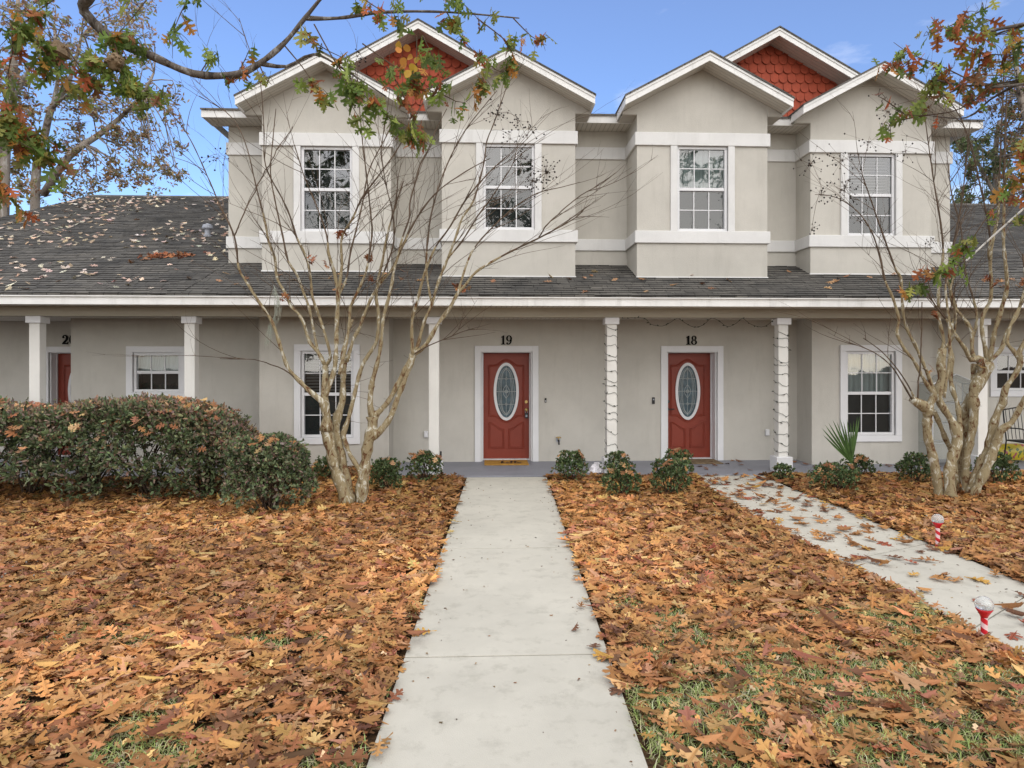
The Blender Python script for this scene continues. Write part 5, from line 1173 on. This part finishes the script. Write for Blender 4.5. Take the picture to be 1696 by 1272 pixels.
string_lights('dark fairy lights wound around the slim column between the two red doors', wrap(2.13, 11.2, [zpx(v) for v in (540,556,572,586,597,615,628,640,652,668,685,695,712,738)], .094), 34)
string_lights('dark fairy lights wound around the column with the white plinth, right of door 18', wrap(5.07, 11.2, [zpx(v) for v in (548,560,573,597,605,620,634,655,667,684,700,722,735,752)], .094), 34)
gl = []
sw = [(1030,527),(1066,527),(1078,537),(1097,540),(1112,533),(1122,527),(1135,535),(1150,542),(1165,538),(1178,527),(1190,531),(1205,541),(1220,535),(1230,527),(1240,535),(1255,541),(1268,540),(1282,529)]
gl, _ = smooth_path([P(a, b, 11.09) for a, b in sw], [1]*len(sw), .05)
string_lights('dark fairy lights hung in shallow swags under the porch beam above door 18', gl, 30)
def mat_thing(label, x0, x1, y0, y1, m, text=None):
    t = thing('doormat', label, 'doormat', ((x0+x1)/2, (y0+y1)/2, ZS)); B(x0, x1, y0, y1, ZS+.001, ZS+.018).build('mat', m, t, .006)
    if text:
        W = x1-x0; D = y1-y0; tx = x0+W*.38; s = D*.52; yb = y0+D*.24; s2 = W*.60/5.0
        L_ = {'h':[(0,0),(.25,.9),(.42,1.5),(.3,1.75),(.18,1.4),(.12,.4),(.1,0),(.25,.55),(.48,.75),(.55,.5),(.55,.1),(.8,.05)],
              'e':[(0,.05),(.45,.35),(.62,.62),(.42,.8),(.2,.5),(.22,.15),(.5,0),(.85,.1)],
              'l':[(0,.05),(.45,.9),(.58,1.5),(.42,1.75),(.3,1.3),(.3,.4),(.45,.02),(.75,.1)],
              'o':[(0,.1),(.12,.5),(.35,.75),(.6,.55),(.55,.15),(.3,0),(.12,.3),(.4,.65),(.8,.62),(1.0,.7)]}
        m_ = MB(); x = tx
        for ch in text:
            pts = [(x+a*s2, yb+b*s*.55, ZS+.0185) for a, b in L_[ch]]; q, rd = smooth_path(pts, [.011]*len(pts), .012)
            for i in range(len(q)-1):
                d = (q[i+1]-q[i]); nn = Vector((-d.y, d.x, 0)); nn = nn.normalized()*(.006+.008*abs(d.y)/max(1e-6,d.length)) if nn.length > 0 else nn
                m_.add([q[i]-nn, q[i+1]-nn, q[i+1]+nn, q[i]+nn], [(0,1,2,3)])
            x += {'h':.82,'e':.8,'l':.72,'o':1.0}[ch]*s2
        m_.build('lettering', M['black'], t)
    return t
mat_thing('golden coir doormat lettered hello in front of door 19', -.02, .79, 12.02, 12.60, M['mat1'], 'hello')
mat_thing('worn brown doormat with a few leaves in front of door 18', 3.50, 4.37, 12.02, 12.60, M['mat2'])
def wall_box(name, label, cat, px, py, w, h, d, m, Y=YB, inner=None):
    c = P(px, py, Y); t = thing(name, label, cat, tuple(c)); B(c.x-w/2, c.x+w/2, Y-d, Y-.001, c.z-h/2, c.z+h/2).build('housing', m, t, .006)
    if inner: inner(c, t, Y-d)
    return t
def button(c, t, y): MB().tube([(c.x,y+.004,c.z-.012),(c.x,y-.006,c.z-.012)], .011, 12).build('button', M['white'], t)
def lens(c, t, y): MB().tube([(c.x,y+.004,c.z+.022),(c.x,y-.004,c.z+.022)], .014, 14).build('button', M['grey'], t)
wall_box('doorbell', 'tiny narrow doorbell on the wall right of door 19', 'doorbell', 903.5, 663, .035, .085, .022, M['black'], inner=button)
wall_box('doorbell', 'black video doorbell on the wall left of door 18', 'doorbell', 1082, 663.5, .052, .125, .026, M['black'], inner=lens)
def flap(c, t, y): B(c.x-.033, c.x+.033, y-.014, y+.006, c.z-.05, c.z+.055).build('flap', M['white'], t, .006)
wall_box('outlet_cover', 'white outlet cover on the wall left of door 19, beside the left slim column', 'outlet cover', 706, 719, .075, .12, .05, M['white'], inner=flap)
wall_box('outlet_cover', 'white outlet cover on the wall right of door 18', 'outlet cover', 1270, 716, .075, .12, .04, M['white'], inner=flap)
c = P(924.5, 729, YB); t = thing('garden_tap', 'bronze garden tap on the wall between door 19 and the slim column', 'tap', tuple(c))
k = MB(); k.tube([c+Vector((0,.002,0)), c+Vector((0,-.09,0)), c+Vector((0,-.12,-.02)), c+Vector((0,-.135,-.07))], [.017,.015,.014,.015], 10); k.build('spout', M['black'], t, smooth=True)
k = MB(); k.tube([c+Vector((0,-.06,0)), c+Vector((0,-.06,.05))], .009, 8); k.tube([c+Vector((-.05,-.06,.052)), c+Vector((-.02,-.06,.06)), c+Vector((.02,-.06,.06)), c+Vector((.05,-.06,.052))], [.009,.013,.013,.009], 8); k.build('handle', M['brass'], t, smooth=True)
MB().tube([c+Vector((0,.001,0)), c+Vector((0,-.012,0))], .04, 16).build('flange', M['grey'], t)
hx, hz = .40+.385, .90; t = thing('lockbox', 'small black lockbox hanging from the handle of door 19', 'lockbox', (hx, YD-.08, hz))
B(hx-.032, hx+.032, YD-.082, YD-.045, hz-.08, hz+.02).build('body', M['black'], t, .006)
MB().tube([(hx-.022,YD-.062,hz+.015),(hx-.022,YD-.062,hz+.075),(hx,YD-.062,hz+.095),(hx+.022,YD-.062,hz+.075),(hx+.022,YD-.062,hz+.015)], .006, 6).build('shackle', M['grey'], t)
B(hx-.018, hx+.018, YD-.086, YD-.0825, hz-.055, hz-.015).build('dial', M['grey'], t)
q = G(730, 790); t = thing('garden_stake', 'thin grey garden stake with a black tip beside the reddish shrub left of the path', 'stake', tuple(q))
zt = H-(747-HY)/F*q.y; MB().tube([q, (q.x, q.y, zt-.09)], .011, 8).build('rod', M['grey'], t); MB().tube([(q.x,q.y,zt-.09),(q.x,q.y,zt)], .016, 10).build('tip', M['black'], t)
# crumpled plastic bag
q = G(988, 784, ZS); bg_ = MB(); nu, nv = 22, 12; vs = []; rr = random.Random(12)
for j in range(nv+1):
    for i in range(nu):
        a = 2*math.pi*i/nu; f = j/nv; r_ = (.125*(1-f**1.6*.75)+.012*math.sin(a*5+f*4)+.012*math.sin(a*9-f*7)+rr.uniform(-.006,.006))
        vs.append((q.x+r_*1.05*math.cos(a)+.02*f, q.y+.02+r_*.8*math.sin(a), ZS+.004+.17*f**.8+.012*math.sin(a*4+1)*f))
bg_.add(vs, [(j*nu+i, j*nu+(i+1)%nu, (j+1)*nu+(i+1)%nu, (j+1)*nu+i) for j in range(nv) for i in range(nu)]+[tuple(range(nv*nu, nv*nu+nu))])
o = bg_.build('plastic_bag', mat('white_plastic_film', (.62,.60,.63), .35, .25, 9, spec=.5)); tag(o, 'crumpled white plastic bag on the porch edge between two shrubs', 'bag')
# candy-striped solar lights
def stripe_spiral():
    m = bpy.data.materials.new('candy_stripes'); m.use_nodes = True; n, l = nt(m); b = n['Principled BSDF']; b.inputs['Roughness'].default_value = .35
    tc = n.new('ShaderNodeTexCoord'); sp = n.new('ShaderNodeSeparateXYZ'); l.new(tc.outputs['Object'], sp.inputs[0])
    at = n.new('ShaderNodeMath'); at.operation = 'ARCTAN2'; l.new(sp.outputs[1], at.inputs[0]); l.new(sp.outputs[0], at.inputs[1])
    d = n.new('ShaderNodeMath'); d.operation = 'MULTIPLY_ADD'; d.inputs[1].default_value = 1/6.2832; l.new(at.outputs[0], d.inputs[0])
    zz = n.new('ShaderNodeMath'); zz.operation = 'MULTIPLY'; zz.inputs[1].default_value = 14; l.new(sp.outputs[2], zz.inputs[0]); l.new(zz.outputs[0], d.inputs[2])
    f = n.new('ShaderNodeMath'); f.operation = 'FRACT'; l.new(d.outputs[0], f.inputs[0])
    g = n.new('ShaderNodeMath'); g.operation = 'GREATER_THAN'; g.inputs[1].default_value = .5; l.new(f.outputs[0], g.inputs[0])
    mx = n.new('ShaderNodeMixRGB'); mx.inputs['Color1'].default_value = (.75,.55,.56,1); mx.inputs['Color2'].default_value = (.55,.012,.025,1); l.new(g.outputs[0], mx.inputs['Fac']); l.new(mx.outputs['Color'], b.inputs['Base Color'])
    return m
M['candy'] = stripe_spiral(); M['redp'] = mat('red_plastic', (.50,.012,.02), .3, spec=.5)
gm2 = bpy.data.materials.new('crackle_globe'); gm2.use_nodes = True; n, l = nt(gm2); b = n['Principled BSDF']; b.inputs['Base Color'].default_value = (.9,.92,.92,1); b.inputs['Roughness'].default_value = .12; b.inputs['Transmission Weight'].default_value = .75; b.inputs['IOR'].default_value = 1.35
tc = n.new('ShaderNodeTexCoord'); vr = n.new('ShaderNodeTexVoronoi'); vr.inputs['Scale'].default_value = 60; l.new(tc.outputs['Object'], vr.inputs['Vector']); bp = n.new('ShaderNodeBump'); bp.inputs['Strength'].default_value = .6; bp.inputs['Distance'].default_value = .004; l.new(vr.outputs['Distance'], bp.inputs['Height']); l.new(bp.outputs['Normal'], b.inputs['Normal'])
def candy(label, px, gy, top):
    q = G(px, gy); hgt = H-(top-HY)/F*q.y; t = thing('stake_light', label, 'garden light', tuple(q), 'candy-striped solar stake lights'); r = .056
    cz = hgt-r
    o = bpy.data.objects.new('post', None)
    p = MB().tube([(0,0,-.02),(0,0,cz-.075)], .0205, 16); ob = p.build('post', M['candy'], None, smooth=False); ob.parent = t
    MB().lathe([(.022,cz-.085),(.025,cz-.074),(.040,cz-.048),(.0515,cz-.030),(.048,cz-.028)], (q.x,q.y,0), 20).build('cup', M['redp'], t, smooth=True)
    MB().lathe([(r*math.sin(a), cz-r*math.cos(a)) for a in [math.pi*i/14 for i in range(5,15)]], (q.x,q.y,0), 22).build('globe', gm2, t, smooth=True)
    MB().lathe([(.0,cz-.045),(.026,cz-.045),(.026,cz-.034),(0,cz-.034)], (q.x,q.y,0), 14).build('solar_cell', M['black'], t)
candy('nearer candy-striped solar light with a clear globe at the lower right, beside the path', 1630, 1064, 999)
candy('farther candy-striped solar light across the right path, among brown leaves', 1553, 906, 858)
# small greenhouse behind the right tree
Yg = 11.55; x0, x1 = P(1545,700,Yg).x, P(1622,700,Yg).x; y0, y1 = Yg, Yg+.42; ztop = P(1590,636,Yg).z; zpk = P(1590,620,Yg).z; xm = (x0+x1)/2
t = thing('greenhouse', 'white-framed small plastic greenhouse shelf behind the right-hand bare tree', 'greenhouse', (xm, Yg, ZS)); fr = MB(); rT = .011
for x in (x0, x1):
    for y in (y0, y1): fr.tube([(x,y,ZS),(x,y,ztop)], rT, 8)
    fr.tube([(x,y0,ztop),(x,y1,ztop)], rT, 8)
for y in (y0, y1): fr.tube([(x0,y,ztop),(xm,y,zpk),(x1,y,ztop)], rT, 8)
fr.tube([(xm,y0,zpk),(xm,y1,zpk)], rT, 8); fr.tube([(xm,y0,ZS),(xm,y0,ztop)], rT, 8)
fr.build('frame', M['white'], t)
for zz in (702, 734, 668):
    z = P(1590,zz,Yg).z; s = MB(); s.tube([(x0,y0,z),(x1,y0,z)], rT*.9, 6); s.tube([(x0,y1,z),(x1,y1,z)], rT*.9, 6)
    for i in range(9): s.tube([(x0+(x1-x0)*i/8,y0,z),(x0+(x1-x0)*i/8,y1,z)], .004, 4)
    s.build('shelf', M['white'], t)
pf = bpy.data.materials.new('clear_film'); pf.use_nodes = True; n, l = nt(pf); tr_ = n.new('ShaderNodeBsdfTransparent'); tr_.inputs[0].default_value = (.8,.82,.80,1); mx = n.new('ShaderNodeMixShader'); mx.inputs[0].default_value = .35; l.new(tr_.outputs[0], mx.inputs[1]); l.new(n['Principled BSDF'].outputs[0], mx.inputs[2]); n['Principled BSDF'].inputs['Base Color'].default_value = (.42,.43,.42,1); n['Principled BSDF'].inputs['Roughness'].default_value = .25; l.new(mx.outputs[0], n['Material Output'].inputs['Surface'])
cv = MB(); e = .013; cv.quad((x0,y0-e,ZS+.08),(x1,y0-e,ZS+.08),(x1,y0-e,ztop),(x0,y0-e,ztop)); cv.add([(x0,y0-e,ztop),(x1,y0-e,ztop),(xm,y0-e,zpk)], [(0,1,2)])
cv.quad((x0-e,y0,ZS+.08),(x0-e,y0,ztop),(x0-e,y1,ztop),(x0-e,y1,ZS+.08)); cv.quad((x1+e,y0,ZS+.08),(x1+e,y1,ZS+.08),(x1+e,y1,ztop),(x1+e,y0,ztop)); cv.quad((x0,y0,ztop+e),(xm,y0,zpk+e),(xm,y1,zpk+e),(x0,y1,ztop+e)); cv.quad((xm,y0,zpk+e),(x1,y0,ztop+e),(x1,y1,ztop+e),(xm,y1,zpk+e))
cv.build('plastic_cover', pf, t)
# patio chair
Yc = 11.75; cx_ = P(1706,740,Yc).x; t = thing('patio_chair', 'black metal patio chair on the porch at the right edge', 'chair', (cx_, Yc, ZS)); fr = MB()
w2 = .27
for s in (-1, 1):
    x = cx_+s*w2; fr.tube(smooth_path([(x,Yc-.24,ZS),(x,Yc-.24,ZS+.40),(x,Yc-.25,ZS+.60),(x,Yc-.15,ZS+.66),(x,Yc+.15,ZS+.65),(x,Yc+.24,ZS+.60)], [1]*6, .05)[0], .012, 8)
    fr.tube([(x,Yc+.28,ZS),(x,Yc+.22,ZS+.42),(x,Yc+.30,ZS+.98)], .012, 8)
    fr.tube([(x,Yc-.24,ZS+.42),(x,Yc+.22,ZS+.42)], .012, 8)
fr.tube([(cx_-w2,Yc+.30,ZS+.98),(cx_,Yc+.32,ZS+1.02),(cx_+w2,Yc+.30,ZS+.98)], .012, 8); fr.tube([(cx_-w2,Yc-.24,ZS+.42),(cx_+w2,Yc-.24,ZS+.42)], .012, 8); fr.tube([(cx_-w2,Yc+.22,ZS+.42),(cx_+w2,Yc+.22,ZS+.42)], .012, 8)
fr.build('frame', M['black'], t, smooth=True)
SEATM = mat('dark_mesh_fabric', (.02,.02,.022), .8)
B(cx_-w2+.01, cx_+w2-.01, Yc-.23, Yc+.21, ZS+.425, ZS+.435).build('seat', SEATM, t)
bk = MB()
for i in range(7):
    x = cx_-w2+.05+(2*w2-.1)*i/6; bk.tube([(x,Yc+.225,ZS+.44),(x,Yc+.27,ZS+.75),(x,Yc+.31,ZS+1.0)], .006, 6)
bk.build('backrest', M['black'], t)
# bag of potting soil behind the chair
bx = P(1672,750,12.15); bm2 = MB(); nu, nv = 14, 9; vs = []
for j in range(nv+1):
    for i in range(nu):
        a = 2*math.pi*i/nu; f = j/nv; k_ = math.sin(math.pi*min(1,max(.0,f*.86+.07)))**.35; ca, sa = math.cos(a), math.sin(a)
        vs.append((bx.x+.33*math.copysign(abs(ca)**.5,ca)*(.85+.15*k_), 12.2+.13*math.copysign(abs(sa)**.7,sa)*k_, ZS+.02+.30*f+.008*math.sin(a*3+f*5)))
bm2.add(vs, [(j*nu+i, j*nu+(i+1)%nu, (j+1)*nu+(i+1)%nu, (j+1)*nu+i) for j in range(nv) for i in range(nu)]+[tuple(range(nv*nu,nv*nu+nu))])
mb = bpy.data.materials.new('printed_bag'); mb.use_nodes = True; n, l = nt(mb); tc = n.new('ShaderNodeTexCoord'); vz = n.new('ShaderNodeTexNoise'); vz.inputs['Scale'].default_value = 8; vz.inputs['Detail'].default_value = 2; l.new(tc.outputs['Object'], vz.inputs['Vector']); r = n.new('ShaderNodeValToRGB'); r.color_ramp.interpolation = 'CONSTANT'; e = r.color_ramp.elements; e[0].position = 0; e[0].color = (.09,.14,.02,1); e[1].position = .42; e[1].color = (.55,.44,.03,1); k = e.new(.57); k.color = (.35,.06,.10,1); k = e.new(.63); k.color = (.45,.42,.05,1); l.new(vz.outputs['Fac'], r.inputs['Fac']); l.new(r.outputs['Color'], n['Principled BSDF'].inputs['Base Color']); n['Principled BSDF'].inputs['Roughness'].default_value = .35
o = bm2.build('soil_bag', mb, smooth=True); tag(o, 'yellow and green printed plastic soil bag behind the black patio chair', 'bag')
# trees across the street, behind the camera: they stand in the window reflections
rr = random.Random(21)
for k, (x, y, h) in enumerate([(-15,-30,22),(-5,-34,25),(4,-31,20),(13,-33,26),(25,-32,22)]):
    lab = ['broad leafy tree across the street, farthest left behind the viewer','tall leafy tree across the street, behind the viewer just left of the walk','shortest leafy tree across the street, behind the viewer in line with the walk','tallest leafy tree across the street, behind the viewer on the right','leafy tree across the street, farthest right behind the viewer'][k]
    conv = lambda p, d=0, x=x, y=y: Vector((x+p[0], y+d, p[1]))
    crown_tree(lab, 20, [([(0,0),(.2,h*.3),(-.1,h*.55),(.3,h*.85)], [.36,.3,.2,.1]), ([(.2,h*.35),(2,h*.6),(2.6,h*.75)], [.18,.12,.07]), ([(.1,h*.4),(-1.8,h*.6),(-2.6,h*.8)], [.18,.12,.07])],
      [(rr.gauss(0,2.9), h*rr.uniform(.12,.98), rr.uniform(1.3,2.3), 150) for _ in range(32)], GR2, [3,3,2,2,.6], .42, 50+k, 'tree', 'trees across the street', world=conv)
# ================================================================== LIGHT
w = bpy.data.worlds.new('World'); SC.world = w; w.use_nodes = True
n, l = w.node_tree.nodes, w.node_tree.links
sky = n.new('ShaderNodeTexSky'); sky.sky_type = 'NISHITA'; sky.sun_disc = False
EL, AZ_ = math.radians(24), math.radians(165)    # sun behind the camera, a little to the right
sky.sun_elevation = EL; sky.sun_rotation = AZ_; sky.ozone_density = 3.0; sky.air_density = 1.0; sky.dust_density = .6
bg = n['Background']; bg.inputs['Strength'].default_value = .15
tc = n.new('ShaderNodeTexCoord'); mp = n.new('ShaderNodeMapping'); mp.inputs['Scale'].default_value = (1.1, 1.1, 3.6); mp.inputs['Location'].default_value = (.35,.1,.2); l.new(tc.outputs['Generated'], mp.inputs['Vector'])
nz = n.new('ShaderNodeTexNoise'); nz.inputs['Scale'].default_value = 2.2; nz.inputs['Detail'].default_value = 8; nz.inputs['Roughness'].default_value = .55; l.new(mp.outputs['Vector'], nz.inputs['Vector'])
# thin wisps in front, a bank of bright cloud in the half of the sky behind the viewer
sx = n.new('ShaderNodeSeparateXYZ'); l.new(tc.outputs['Generated'], sx.inputs[0])
mr_ = n.new('ShaderNodeMapRange'); mr_.inputs['From Min'].default_value = .30; mr_.inputs['From Max'].default_value = -.30; mr_.inputs['To Min'].default_value = 0; mr_.inputs['To Max'].default_value = .34; l.new(sx.outputs[1], mr_.inputs['Value'])
ad = n.new('ShaderNodeMath'); ad.operation = 'ADD'; l.new(nz.outputs['Fac'], ad.inputs[0]); l.new(mr_.outputs[0], ad.inputs[1])
mz = n.new('ShaderNodeMapRange'); mz.inputs['From Min'].default_value = .5; mz.inputs['From Max'].default_value = .85; mz.inputs['To Max'].default_value = .3; l.new(sx.outputs[2], mz.inputs['Value'])  # unseen cloud overhead, added to whiten the light from above
ad2 = n.new('ShaderNodeMath'); ad2.operation = 'ADD'; l.new(ad.outputs[0], ad2.inputs[0]); l.new(mz.outputs[0], ad2.inputs[1]); ad = ad2
r = n.new('ShaderNodeValToRGB'); r.color_ramp.elements[0].position = .56; r.color_ramp.elements[0].color = (.07,.07,.07,1); r.color_ramp.elements[1].position = .84; r.color_ramp.elements[1].color = (.9,.9,.9,1); l.new(ad.outputs[0], r.inputs['Fac'])
hs = n.new('ShaderNodeHueSaturation'); hs.inputs['Saturation'].default_value = 1.2; hs.inputs['Value'].default_value = .93; hs.inputs['Hue'].default_value = .512; l.new(sky.outputs['Color'], hs.inputs['Color'])
mx = n.new('ShaderNodeMixRGB'); mx.inputs['Color2'].default_value = (7.4,7.3,7.2,1); l.new(r.outputs['Color'], mx.inputs['Fac']); l.new(hs.outputs['Color'], mx.inputs['Color1']); l.new(mx.outputs['Color'], bg.inputs['Color'])
sun = bpy.data.lights.new('sun', 'SUN'); sun.energy = 1.25; sun.angle = math.radians(85); sun.color = (1,.95,.87)
so_ = bpy.data.objects.new('sun', sun); COL.objects.link(so_)
sd = Vector((math.sin(AZ_)*math.cos(EL), math.cos(AZ_)*math.cos(EL), math.sin(EL)))
so_.rotation_euler = sd.to_track_quat('Z', 'Y').to_euler()
so_.location = sd*30
SC.view_settings.view_transform = 'Standard'; SC.view_settings.look = 'None'; SC.view_settings.gamma = 1; SC.view_settings.exposure = .62
SC.cycles.max_bounces = 8; SC.cycles.transparent_max_bounces = 16
SC.cycles.use_denoising = True
